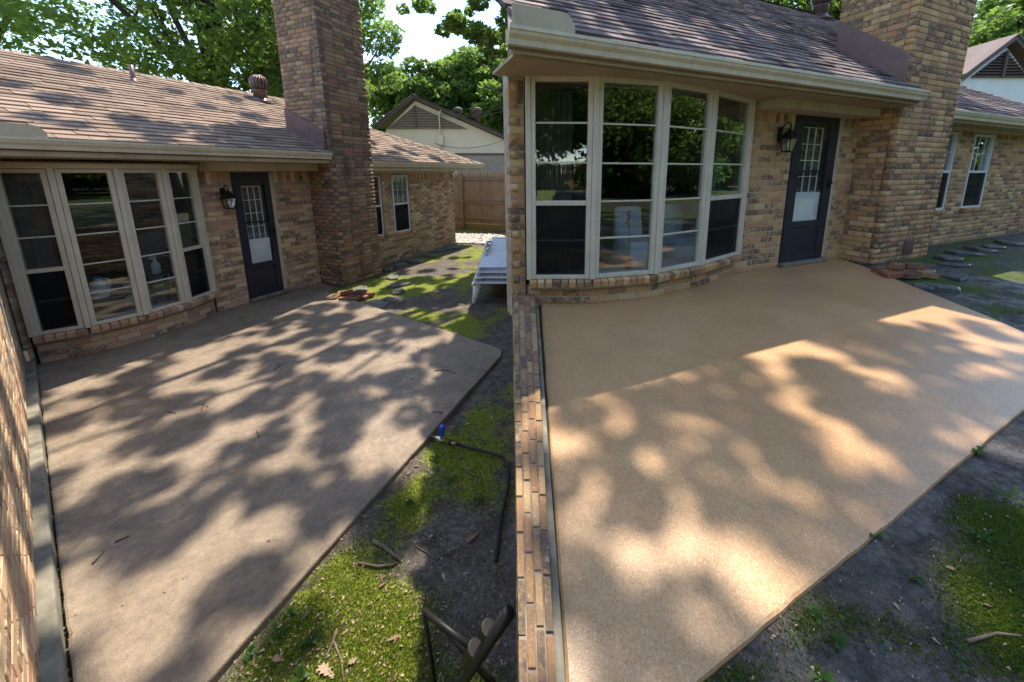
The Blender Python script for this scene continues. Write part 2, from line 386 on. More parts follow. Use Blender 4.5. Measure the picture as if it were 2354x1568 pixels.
def emit_blocks(blocks, parent, mat, name, cap, root, stuff_name, units=None):
    """blocks: (matrix local to root, scale xyz); the largest in the picture become objects, the rest one mesh"""
    W = Matrix.LocRotScale(root.location, root.rotation_euler, None)
    sc = []
    for i, (m, s) in enumerate(blocks):
        p = proj(W @ m.translation); a = 0
        if p and -40 < p[0] < WPX+40 and -40 < p[1] < HPX+40:
            nrm = (W.to_3x3() @ m.to_3x3()) @ Vector((0,-1,0)); wp = W @ m.translation
            vis = max(0., nrm.normalized().dot((Vector((0,0,CAM_H))-wp).normalized()))
            a = s[0]*s[2]*vis/p[2]**2
        sc.append(a)
    order = sorted(range(len(blocks)), key=lambda i: -sc[i])
    single = set(i for i in order[:cap] if sc[i] > 0)
    VV = []; FF = []; T = []; off = 0
    for i, (m, s) in enumerate(blocks):
        if i in single:
            o = bpy.data.objects.new(name, unit_mesh(i % 5, mat)); COL.objects.link(o); o.parent = parent
            o.location = m.translation; o.rotation_euler = m.to_euler(); o.scale = s
        else:
            u = UNITS[i % 5]; q = u[0]*np.array(s, np.float32); R = np.array(m.to_3x3(), np.float32)
            VV.append(q @ R.T + np.array(m.translation, np.float32)); FF.append(np.array(u[1], np.int32)+off); off += len(q); T += [random.random()]*len(u[1])
    if VV:
        o = array_mesh(stuff_name, np.vstack(VV), np.vstack(FF), mat, T, parent); o['kind'] = 'stuff'

BH = .0625; BC = .0725; BL = .195; BJ = .010; PROUD = .005; BD = .085
def P(s, t, z): return Vector((s, -t, z))
def brick_face(a, b, z0, z1, holes=(), seed=0, startcourse=0, soldier=False, trim0=None, trim1=None, bl=BL, skip=None):
    """bricks on the vertical face from a to b (s,t), outside to the left; holes (u0,u1,z0,z1)"""
    a = Vector(a); b = Vector(b); d = b-a; L = d.length; d = d/L; out = Vector((-d.y, d.x))
    rz = math.atan2(-d.y, d.x); r = random.Random(seed); res = []
    def put(u0, u1, zc, h):
        if u1-u0 < .022: return
        u = (u0+u1)/2; p = a+d*u+out*(PROUD+r.uniform(-.0012, .0012))
        if skip and skip(p.x, p.y, zc): return
        m = Matrix.Translation(P(p.x, p.y, zc)) @ Matrix.Rotation(rz+r.uniform(-.003,.003), 4, 'Z') @ Matrix.Rotation(r.uniform(-.005,.005), 4, 'Y')
        res.append((m, (u1-u0, BD, h)))
    z = z0; i = startcourse
    ztop = z1-(.205 if soldier else 0)
    while z+BH < ztop+.012:
        e0 = 0; e1 = L
        if trim0: e0 = trim0[i % 2]
        if trim1: e1 = L+trim1[i % 2]
        u = e0 - (bl*.5 if i % 2 else 0) - r.uniform(0, .01)
        while u < e1:
            x0, x1 = max(u, e0), min(u+bl, e1); u += bl+BJ
            segs = [(x0, x1)]
            for h in holes:
                if z < h[3]-.02 and z+BH > h[2]+.02:
                    ns = []
                    for s0, s1 in segs:
                        if h[0] > s0: ns.append((s0, min(s1, h[0]-.006)))
                        if h[1] < s1: ns.append((max(s0, h[1]+.006), s1))
                    segs = [q for q in ns if q[1] > q[0]]
            for s0, s1 in segs: put(s0, s1, z+BH/2, BH)
        z += BC; i += 1
    if soldier:
        u = .0
        while u+BH < L+.01:
            ok = not any(u < h[1] and u+BH > h[0] and h[3] > ztop+.06 for h in holes)
            if ok: put(u, u+BH, ztop+.102, .192)
            u += BC
    return res
def core_face(mb, a, b, z0, z1, thick, holes=()):
    a = Vector(a); b = Vector(b); d = b-a; L = d.length; d = d/L; out = Vector((-d.y, d.x))
    us = sorted(set([0, L]+[min(max(h[k], 0), L) for h in holes for k in (0, 1)])); zs = sorted(set([z0, z1]+[min(max(h[k], z0), z1) for h in holes for k in (2, 3)]))
    for i in range(len(us)-1):
        for j in range(len(zs)-1):
            u = (us[i]+us[i+1])/2; zc = (zs[j]+zs[j+1])/2
            if any(h[0] < u < h[1] and h[2] < zc < h[3] for h in holes): continue
            if us[i+1]-us[i] < 1e-4 or zs[j+1]-zs[j] < 1e-4: continue
            q = [a+d*us[i]-out*thick, a+d*us[i+1]-out*thick, a+d*us[i+1], a+d*us[i]]
            mb.hexa([P(p.x, p.y, zs[j]) for p in q][::-1], [P(p.x, p.y, zs[j+1]) for p in q][::-1])
    return mb

# ---------------------------------------------------------------- ground: one sheet, lower yard left, terrace right
SPL = .0859                       # the terrace edge runs along x = -SPL*y
ZL, ZR, ZP = -.05, .824, .84      # lower yard, upper yard, upper patio top
class H: pass
def frame_of(p0, p1, z0):
    a = at(*p0, z0); b = at(*p1, z0); h = H(); h.o = a; d = (b-a); d.z = 0; h.e = d.normalized(); h.n = Vector((h.e.y, -h.e.x, 0)); h.rz = math.atan2(h.e.y, h.e.x); h.z = z0; return h
HL = frame_of((65, 843), (690, 662), 0.0)
HR = frame_of((1235, 692), (1933, 592), ZP)
def sm(a, b, x):
    x = min(1, max(0, (x-a)/(b-a))); return x*x*(3-2*x)
def moss_value(x, y, right):
    v = noise.noise(Vector((x*1.1+3.1, y*1.1, .3)))*.55 + noise.noise(Vector((x*3.1, y*3.1, 4.2)))*.35
    h = HR if right else HL; d = Vector((x, y, 0))-h.o; t = d.dot(h.n)
    if right: return max(0, min(1, .52+v*1.3))*sm(2.60, 2.86, t+.15*v) if t > 2.0 else max(0, min(1, .46+v))
    return max(0, min(1, .52+v*1.1))*(.35+.65*sm(4.75, 5.05, t+.2*v)) if t > 4.2 else max(0, min(1, .5+v*1.1))
def ground_z(xp, y, right):
    x = xp-SPL*y
    b = noise.noise(Vector((x*.9, y*.9, 1.7)))*.022+noise.noise(Vector((x*3.7, y*3.7, 2.2)))*.011+noise.noise(Vector((x*11, y*11, 7.2)))*.006
    return (ZR+b*.4) if right else (ZL+b)
def spaced(lo, hi, d, far):
    c = list(np.arange(lo, hi, d)); s = d; x = c[-1]
    while x < far: s *= 1.35; x += s; c.append(x)
    s = d; x = c[0]; pre = []
    while x > -far: s *= 1.35; x -= s; pre.append(x)
    return pre[::-1]+c
def make_ground():
    xs = [x for x in spaced(-3.4, 6.8, .06, 400) if x < -.02 or x > .05]
    xs = sorted(xs+[.012, .016]); ys = spaced(.5, 8.0, .06, 400)
    V = []; side = []; moss = []
    for y in ys:
        for xp in xs:
            r = xp > .014; x = xp-SPL*y
            near = abs(x) < 14 and abs(y) < 18
            V.append((x, y, ground_z(xp, y, r) if near else (ZR if r else ZL)))
            side.append(1. if r else 0.)
            moss.append(moss_value(x, y, r) if near else .62)
    nx = len(xs); ny = len(ys)
    I = np.arange(nx*ny).reshape(ny, nx); F = np.stack([I[:-1,:-1], I[:-1,1:], I[1:,1:], I[1:,:-1]], -1).reshape(-1, 4)
    o = array_mesh('ground', V, F, 'ground')
    for n, d in (('side', side), ('moss', moss)):
        a = o.data.attributes.new(n, 'FLOAT', 'POINT'); a.data.foreach_set('value', np.array(d, np.float32))
    o.data.polygons.foreach_set('use_smooth', [True]*len(o.data.polygons))
    tag(o, 'mossy bare soil of the back yard', None, None, 'structure'); return o
make_ground()

# ---------------------------------------------------------------- houses
def wpt(h, s, t, z=0): return h.o + h.e*s + h.n*t + Vector((0, 0, z))

def gutter_profile():     # (t outward, z) K-style section
    return [(0, 0), (.0, -.105), (.055, -.105), (.062, -.07), (.085, -.045), (.092, -.02), (.098, -.02), (.098, .004), (.088, .004), (.088, -.012), (.078, -.04), (.054, -.062), (.05, -.095), (.008, -.095), (.008, 0)]
def add_gutter(root, s0, s1, t, z, name='gutter', slope=0):
    poly = [P(s0, t+a, z+b) for a, b in gutter_profile()]
    g = MB().extrude(poly[::-1], (s1-s0, 0, slope)).build(name, 'cream', root)
    cap = MB().extrude([P(s1, t-.004, z-.108), P(s1, t+.06, z-.108), P(s1, t+.1, z-.02), P(s1, t+.1, z+.006), P(s1, t-.004, z+.006)][::-1], (.006, 0, 0)).build('end_cap', 'cream', g)
    n = max(1, int((s1-s0)/1.1))
    for i in range(n):          # seams
        x = s0+(i+.6)*(s1-s0)/n
        MB().extrude([P(x, t-.003, z-.107), P(x, t+.056, z-.108), P(x, t+.064, z-.072), P(x, t+.088, z-.047), P(x, t+.101, z-.021), P(x, t+.101, z+.003), P(x, t-.003, z+.003)][::-1], (.018, 0, 0)).build('seam', 'cream', g)
    return g

def bow_window(root, pts, z0, z1, mats='frame'):
    """pts: (s,t) plan corners; the outer two lights are double hung, the inner two have five lites"""
    n = len(pts)-1; fw = .042
    for i in range(n):
        a = Vector(pts[i]); b = Vector(pts[i+1]); d = b-a; L = d.length; d /= L; out = Vector((-d.y, d.x)); rz = math.atan2(-d.y, d.x)
        mid = (a+b)/2; w = empty('window', P(mid.x, mid.y, z0), rz); w.parent = root
        hl = L/2-.022; hh = z1-z0
        def piece(nm, x0, x1, y0, y1, za, zb, mat='frame'): return MB().box((x0, y0, za), (x1, y1, zb)).build(nm, mat, w, bevel=.004)
        piece('stile', -hl, -hl+fw, -.035, .035, 0, hh); piece('stile', hl-fw, hl, -.035, .035, 0, hh)
        piece('rail', -hl+fw, hl-fw, -.032, .035, 0, fw*.9); piece('rail', -hl+fw, hl-fw, -.032, .035, hh-fw, hh)
        x0, x1 = -hl+fw, hl-fw; zb = fw*.9; zt = hh-fw
        if i in (0, n-1):
            zm = .71/1.79*hh; piece('meeting_rail', x0, x1, -.03, .03, zm-.022, zm+.022)
            bars = [zm+.022+(zt-zm-.022)*k/3 for k in (1, 2)]; low = [zb+(zm-.022-zb)*.5]
            edges = [zb, low[0], zm-.022], [zm+.022]+bars+[zt]
            sc = MB().box((x0+.006, -.016, zb+.004), (x1-.006, -.012, zm-.026)).build('insect_screen', 'screen', w)
        else:
            bars = [zb+(zt-zb)*k/5 for k in (1, 2, 3, 4)]; low = []; edges = ([zb]+bars+[zt],)
        for zz in bars: piece('muntin', x0, x1, -.012, .012, zz-.008, zz+.008)
        for zz in low: piece('muntin', x0, x1, -.002, .012, zz-.007, zz+.007)
        for e in edges:
            for k in range(len(e)-1): MB().box((x0-.004, .001, e[k]), (x1+.004, .005, e[k+1])).build('pane', 'glass', w)
    for i, p in enumerate(pts):
        if i == 0: d = Vector(pts[1])-Vector(pts[0])
        elif i == n: d = Vector(pts[n])-Vector(pts[n-1])
        else: d = Vector(pts[i+1])-Vector(pts[i-1])
        rz = math.atan2(-d.y, d.x); o = MB().box((-.024, -.045, -.004), (.024, .05, z1-z0+.03)).build('mullion', 'frame', root, bevel=.005)
        o.location = P(p[0], p[1], z0); o.rotation_euler = (0, 0, rz)
    # head board following the bow, boxed up to the soffit
    q = [Vector(p) for p in pts]; c0 = q[0]; c1 = q[-1]
    poly = [(p.x, -(p.y+.055)) for p in q]; poly = [(q[0].x-.05, -.02)]+[(q[0].x-.05, -(q[0].y+.05))]+poly[1:-1]+[(q[-1].x+.05, -(q[-1].y+.05)), (q[-1].x+.05, -.02)]
    hd = MB().prism(poly, z1+.005, z1+.06).build('window_head', 'frame', root, bevel=.004)
    poly2 = [(x, y*.93-.0) for x, y in poly]
    MB().prism(poly2, z1+.06, z1+.075).build('drip_cap', 'frieze', hd)
    poly3 = [(p.x, -(p.y-.02)) for p in q]+[(q[-1].x, .08), (q[0].x, .08)]
    MB().prism(poly3, z0-.03, z0-.003).build('stool', 'frame', root)

def bow_base(root, wall, pts, z1, mat, seed, cap=120):
    """low brick wall and rowlock sill under the bow"""
    q = [Vector(p) for p in pts]; mb = MB(); bl = []
    ins = .02
    poly = [(p.x, -(p.y-ins)) for p in q]+[(q[-1].x, .06), (q[0].x, .06)]
    mb.prism(poly, -.06, z1-.085); mb.build('bow_core', 'mortar' if 'old' in mat else 'mortar_clean', wall)
    for i in range(len(q)-1):
        d = (q[i+1]-q[i]).normalized(); o = Vector((-d.y, d.x))*ins
        bl += brick_face(q[i]-o, q[i+1]-o, -.0, z1-.08, seed=seed+i, startcourse=i, bl=.19)
    # short returns
    emit_blocks(bl, wall, mat, 'brick', cap, root, 'bricks_rest')
    sill = empty('sill', P(q[0].x, q[0].y, z1-.05)); sill.parent = root
    r = random.Random(seed); inv = sill.location
    for i in range(len(q)-1):
        a, b = q[i], q[i+1]; d = b-a; L = d.length; d /= L; out = Vector((-d.y, d.x)); rz = math.atan2(-d.y, d.x)
        k = max(1, round(L/.076)); w = L/k
        for j in range(k):
            p = a+d*(w*(j+.5))+out*(.075+r.uniform(-.004,.004))
            o = bpy.data.objects.new('sill_brick', unit_mesh(j % 5, mat)); COL.objects.link(o); o.parent = sill
            o.location = P(p.x, p.y, z1-.042)-inv; o.rotation_euler = (rad(11)+r.uniform(-.02,.02), r.uniform(-.02,.02), rz); o.scale = (w-.011, .16, .066)
        m = MB(); a2 = a+out*.055; b2 = b+out*.055; a3 = a-out*.09; b3 = b-out*.09
        m.hexa([P(v.x, v.y, z1-.082)-inv for v in (a3, b3, b2, a2)][::-1], [P(v.x, v.y, z1-.028)-inv for v in (a3, b3, b2, a2)][::-1]); m.build('mortar_bed', 'mortar' if 'old' in mat else 'mortar_clean', sill)

def storm_door(root, s0, s1, z0, z1):
    w = s1-s0; hgt = z1-z0; dr = empty('door', P((s0+s1)/2, 0, z0)); dr.parent = root
    def piece(nm, x0, x1, y0, y1, za, zb, mat='navy', bev=.004): return MB().box((x0, y0, za), (x1, y1, zb)).build(nm, mat, dr, bevel=bev)
    h = w/2; st = w*.17; gz0 = hgt*.28; gz1 = hgt*.93
    piece('stile', -h, -h+st, -.01, .035, 0, hgt); piece('stile', h-st, h, -.01, .035, 0, hgt)
    piece('rail', -h+st, h-st, -.008, .035, gz1, hgt); piece('rail', -h+st, h-st, -.008, .035, 0, .10)
    piece('kick_panel', -h+st, h-st, .004, .034, .10, gz0-.08); piece('rail', -h+st, h-st, -.012, .035, gz0-.08, gz0)
    x0, x1 = -h+st, h-st; ww = x1-x0
    zm = gz0+(gz1-gz0)*.30; zmid = gz0+(gz1-gz0)*.52
    inner = MB().box((x0-.02, .034, gz0-.1), (x1+.02, .044, zm)).build('inner_door_panel', 'panel_white', dr)
    MB().box((x0+ww*.25, .029, gz0+.05), (x0+ww*.75, .0338, zm-.06)).build('raised_field', 'panel_white', inner, bevel=.004)
    MB().box((x0-.02, .088, zm), (x1+.02, .095, gz1+.05)).build('inner_dark', 'room', dr)  # dark backing sheet, coloured as the unlit interior
    piece('sash_frame', x0, x0+.012, .0, .03, gz0, gz1, 'black_metal'); piece('sash_frame', x1-.012, x1, .0, .03, gz0, gz1, 'black_metal')
    piece('meeting_rail', x0, x1, .002, .03, zmid-.012, zmid+.012, 'black_metal')
    for k in (1, 2): piece('muntin', x0+ww*(.12+.76*k/3)-.006, x0+ww*(.12+.76*k/3)+.006, .060, .070, zm, gz1-.05, 'panel_white', 0)
    for k in range(5): piece('muntin', x0+ww*.12, x0+ww*.88, .062, .068, zm+(gz1-.05-zm)*k/4-.005, zm+(gz1-.05-zm)*k/4+.005, 'panel_white', 0)
    for xx in (.12, .88): piece('muntin', x0+ww*xx-.006, x0+ww*xx+.006, .060, .070, zm, gz1-.05, 'panel_white', 0)
    piece('pane', x0, x1, .012, .016, gz0, zmid-.012, 'door_glass', 0); piece('pane', x0, x1, .020, .024, zmid+.012, gz1, 'door_glass', 0)
    hd = MB().box((h-st*.62, -.03, .98), (h-st*.34, -.01, 1.10)).build('handle', 'black_metal', dr, bevel=.004)
    MB().tube([(h-st*.5, -.03, 1.08), (h-st*.5, -.065, 1.06), (h-st*.8, -.065, 1.05)], .008).build('lever', 'black_metal', hd)
    MB().box((s1, -.012, z0), (s1+.055, .06, z1+.03)).build('door_casing', 'frieze', root, bevel=.004)
    MB().box((s0-.018, -.004, z0), (s0-.001, .06, z1+.03)).build('door_casing', 'navy', root)
    MB().box((s0-.018, -.008, z1+.001), (s1-.001, .06, z1+.034)).build('door_head', 'navy', root)
    MB().box((s0-.03, -.075, z0-.045), (s1+.05, .06, z0-.003)).build('threshold', 'footing', root, bevel=.006)

def sash_window(root, s0, s1, z0, z1):
    w = empty('window', P((s0+s1)/2, 0, z0)); w.parent = root; h = (s1-s0)/2; hh = z1-z0; f = .035
    def piece(nm, x0, x1, y0, y1, za, zb, mat='panel_white'): return MB().box((x0, y0, za), (x1, y1, zb)).build(nm, mat, w, bevel=.003)
    piece('stile', -h, -h+f, -.005, .05, 0, hh); piece('stile', h-f, h, -.005, .05, 0, hh); piece('rail', -h+f, h-f, -.005, .05, 0, f); piece('rail', -h+f, h-f, -.005, .05, hh-f, hh)
    zm = hh*.50; piece('meeting_rail', -h+f, h-f, -.002, .04, zm-.02, zm+.02)
    for k in (1, 2): x = -h+f+(2*h-2*f)*k/3; piece('muntin', x-.006, x+.006, .018, .028, zm+.02, hh-f)
    piece('muntin', -h+f, h-f, .018, .028, zm+(hh-zm)*.5-.006, zm+(hh-zm)*.5+.006)
    piece('muntin', -h+f, h-f, .022, .028, zm*.5-.005, zm*.5+.005)
    piece('insect_screen', -h+f, h-f, .008, .011, f, zm-.02, 'screen')
    piece('pane', -h+f, h-f, .03, .034, f, zm-.02, 'glass'); piece('pane', -h+f, h-f, .034, .038, zm+.02, hh-f, 'glass')
    r = random.Random(3); k = int((s1-s0+.1)/.075)
    for j in range(k):
        o = bpy.data.objects.new('sill_brick', unit_mesh(j % 5, root['brickmat'])); COL.objects.link(o); o.parent = w
        o.location = (-h-.04+(j+.5)*(2*h+.08)/k, -.045, -.036); o.rotation_euler = (rad(10), r.uniform(-.02, .02), 0); o.scale = ((2*h+.08)/k-.011, .14, .06)

def shingles(root, roof, te, ze, slope, inside, mat, seed, cap, s_lo, s_hi, t_lo):
    al = math.atan(slope); ex = .135; wd = .30; r = random.Random(seed); bl = []
    rows = int((te-t_lo)/math.cos(al)/ex)
    for i in range(rows):
        u = i*ex-.03; x = s_lo-r.uniform(0, wd)
        while x < s_hi:
            w = wd*r.choice((.5, .8, 1, 1, 1.15)); xc = x+w/2; x += w+.008
            uc = u+ex/2; t = te-uc*math.cos(al)
            if not inside(xc, t): continue
            z = ze+uc*math.sin(al)+.022+r.uniform(-.002, .003)
            # local: x along the eave, y up the slope from the butt edge, z thickness
            m = Matrix.Translation(P(xc, te-u*math.cos(al), ze+u*math.sin(al)+.022+r.uniform(0,.008))) @ Matrix.Rotation(al-.10+r.uniform(-.012,.012), 4, 'X')
            bl.append((m, (w, ex*1.35, .028)))
    emit_blocks_flat(bl, roof, mat, cap, root)
def slab_unit(seed):
    r = random.Random(seed); j = lambda a: r.uniform(-a, a)
    v = [(-.5+j(.01), j(.05), 0), (.5+j(.01), j(.05), 0), (.5, 1, 0), (-.5, 1, 0)]; v += [(a, b, 1) for a, b, c in v]
    return np.array(v, np.float32), [(3,2,1,0),(4,5,6,7),(0,1,5,4),(1,2,6,5),(2,3,7,6),(3,0,4,7)]
SLABS = [slab_unit(i) for i in range(5)]
def emit_blocks_flat(bl, parent, mat, cap, root, name='shingle'):
    W = Matrix.LocRotScale(root.location, root.rotation_euler, None); sc = []
    for m, s in bl:
        p = proj(W @ m.translation); sc.append(s[0]*s[1]/p[2]**3 if p and -20 < p[0] < WPX+20 and -20 < p[1] < HPX else 0)
    single = set(i for i in sorted(range(len(bl)), key=lambda i: -sc[i])[:cap] if sc[i] > 0); VV = []; FF = []; T = []; off = 0
    for i, (m, s) in enumerate(bl):
        if i in single:
            key = ('s', i % 5, mat)
            if key not in CACHE:
                me = bpy.data.meshes.new(name); me.from_pydata(SLABS[i % 5][0].tolist(), [], SLABS[i % 5][1]); me.materials.append(M[mat]); me.update(); CACHE[key] = me
            o = bpy.data.objects.new(name, CACHE[key]); COL.objects.link(o); o.parent = parent; o.location = m.translation; o.rotation_euler = m.to_euler(); o.scale = s
        else:
            u = SLABS[i % 5]; q = u[0]*np.array(s, np.float32); VV.append(q @ np.array(m.to_3x3(), np.float32).T+np.array(m.translation, np.float32))
            FF.append(np.array(u[1], np.int32)+off); off += 8; T += [random.random()]*6
    if VV: o = array_mesh('shingles_rest', np.vstack(VV), np.vstack(FF), mat, T, parent); o['kind'] = 'stuff'
def caps(root, roof, a, b, mat, n=None, w=.13):
    a = Vector(a); b = Vector(b); L = (b-a).length; n = n or int(L/.17); d = (b-a)/L; side = d.cross(Vector((0,0,1))).normalized()
    up = side.cross(d)
    for i in range(n):
        p = a+d*(L*i/n); q = p+d*(L/n*1.25); lift = up*.012
        m = MB().add([p-side*w-up*.05+lift, p+lift*2.2, p+side*w-up*.05+lift, q-side*w-up*.05, q+up*.004, q+side*w-up*.05], [(0,1,4,3),(1,2,5,4),(0,3,4,1)[::-1]])
        m.add([p-side*w-up*.062+lift, p+up*.005, p+side*w-up*.062+lift, p+lift*2.2], [(0, 1, 3), (1, 2, 3)])
        o = m.build('ridge_cap', mat, roof)

def turbine(root, s, t, z, sc=1.0, name='turbine_vent'):
    v = empty(name, P(s, t, z)); v.parent = root
    MB().lathe([(.13*sc, -.14*sc), (.13*sc, .16*sc), (.14*sc, .17*sc), (.14*sc, .19*sc)], seg=20).build('stack', 'vent_brown', v, True)
    MB().lathe([(.26*sc, -.10*sc), (.15*sc, -.03*sc), (.135*sc, .02*sc)], seg=20).build('flashing', 'vent_brown', v, True)
    n = 18
    for k in range(n):
        a0 = 2*math.pi*k/n; mb = MB(); ring = []
        for j in range(7):
            ph = -1.1+2.2*j/6; rr = .185*sc*math.cos(ph*.92); zz = .34*sc+.17*sc*math.sin(ph)
            ring.append((rr, zz))
        vs = []
        for rr, zz in ring: vs += [(rr*math.cos(a0), rr*math.sin(a0), zz), ((rr*.93)*math.cos(a0+.30), (rr*.93)*math.sin(a0+.30), zz)]
        mb.add(vs, [(2*j, 2*j+1, 2*j+3, 2*j+2) for j in range(6)]); o = mb.build('fin', 'vent_brown', v, True)
        o.modifiers.new('solid', 'SOLIDIFY').thickness = .004
    MB().lathe([(.0, .52*sc), (.09*sc, .50*sc), (.10*sc, .485*sc), (.0, .49*sc)], seg=16).build('cap', 'vent_brown', v, True)

def chimney(root, s0, s1, tb, tf, z1, mat, mort, seed, base_z=0, corbel=None):
    ch = MB(); ch.box(P(s0, tf, -.06), P(s1, tb, z1)); c = ch.build('chimney', mort, root)
    e = PROUD; cut = BD-e+.010
    kw = dict(startcourse=0)
    bl = brick_face((s0, tb), (s0, tf), base_z, z1, seed=seed, trim1=(e, -cut+e), **kw)
    bl += brick_face((s0, tf), (s1, tf), base_z, z1, seed=seed+1, trim0=(cut-e, -e), trim1=(-cut+e, e), **kw)
    bl += brick_face((s1, tf), (s1, tb), base_z, z1, seed=seed+2, trim0=(-e, cut-e), **kw)
    emit_blocks(bl, c, mat, 'brick', 300, root, 'bricks_rest')
    return c
def flashing(root, ch, s, tb, tf, zfun, hgt):
    """brown sheet metal saddle on the left cheek of a chimney"""
    q = [(tb, zfun(tb)-.05), (tf, zfun(tf)-.05), (tf, zfun(tf)+hgt*.92), (tb, zfun(tb)+hgt)]
    poly = [P(s-.05, t, z) for t, z in q]
    f = MB().extrude(poly, (.04, 0, 0)).build('flashing', 'flash_brown', ch, bevel=.004)
    MB().add([P(s-.16, tb, zfun(tb)+.035), P(s-.16, tf, zfun(tf)+.035), P(s-.045, tf, zfun(tf)+.07), P(s-.045, tb, zfun(tb)+.07)], [(0,1,2,3)]).build('apron', 'flash_brown', ch)
    MB().extrude([P(s-.052, tf, zfun(tf)-.05), P(s-.052, tf+.012, zfun(tf)-.05), P(s-.052, tf+.012, zfun(tf)+hgt*.92), P(s-.052, tf, zfun(tf)+hgt*.92)], (.07, 0, 0)).build('flashing_edge', 'flash_brown', ch)

def lantern(name, h, s, z, label):
    w = wpt(h, s, .012, z); r = empty(name, w, h.rz); tag(r, label, 'lamp')
    # local: x along wall, -y outward
    MB().box((-.035, -.02, -.02), (.035, 0, .16)).build('back_plate', 'black_metal', r, bevel=.006)
    MB().tube([(0, -.015, .10), (0, -.05, .17), (0, -.09, .205), (0, -.13, .19), (0, -.14, .15), (0, -.13, .12)], .0075).build('hook_arm', 'black_metal', r, True)
    c = (0, -.13)
    def ringq(w_, z_): return [(c[0]-w_, c[1]-w_, z_), (c[0]+w_, c[1]-w_, z_), (c[0]+w_, c[1]+w_, z_), (c[0]-w_, c[1]+w_, z_)]
    MB().hexa(ringq(.078, .02), ringq(.028, .10)).build('roof', 'black_metal', r, bevel=.004)
    MB().hexa(ringq(.02, .10), ringq(.012, .125)).build('finial', 'black_metal', r)
    MB().hexa(ringq(.083, .008), ringq(.083, .02)).build('eave', 'black_metal', r)
    t_, b_ = .068, .045
    for sx, sy in ((-1,-1),(1,-1),(1,1),(-1,1)):
        MB().tube([(c[0]+sx*t_, c[1]+sy*t_, .01), (c[0]+sx*b_, c[1]+sy*b_, -.135)], .0065, 6).build('corner_bar', 'black_metal', r)
    for k in range(4):
        a = ringq(t_-.004, .008); b = ringq(b_-.004, -.13); j = (k+1) % 4
        MB().add([b[k], b[j], a[j], a[k]], [(0,1,2,3)]).build('pane', 'glass', r)
    MB().hexa(ringq(.048, -.15), ringq(.052, -.132)).build('base', 'black_metal', r, bevel=.003)
    MB().lathe([(.011, 0), (.013, .05), (.02, .075), (.016, .10), (.003, .12)], (c[0], c[1], -.125), 10).build('bulb', 'bulb', r, True)
    return r

def splash_guard(root, pts, t, z, hgt=.12):
    a, b = pts
    poly = [P(a, t, z-.01), P(b, t, z-.01), P(b-.005, t, z+hgt*.45), P(b-.05, t, z+hgt*.9), P(b-.10, t, z+hgt), P(a, t, z+hgt)]
    MB().extrude(poly, (0, .008, 0)).build('splash_guard', 'frieze', root)

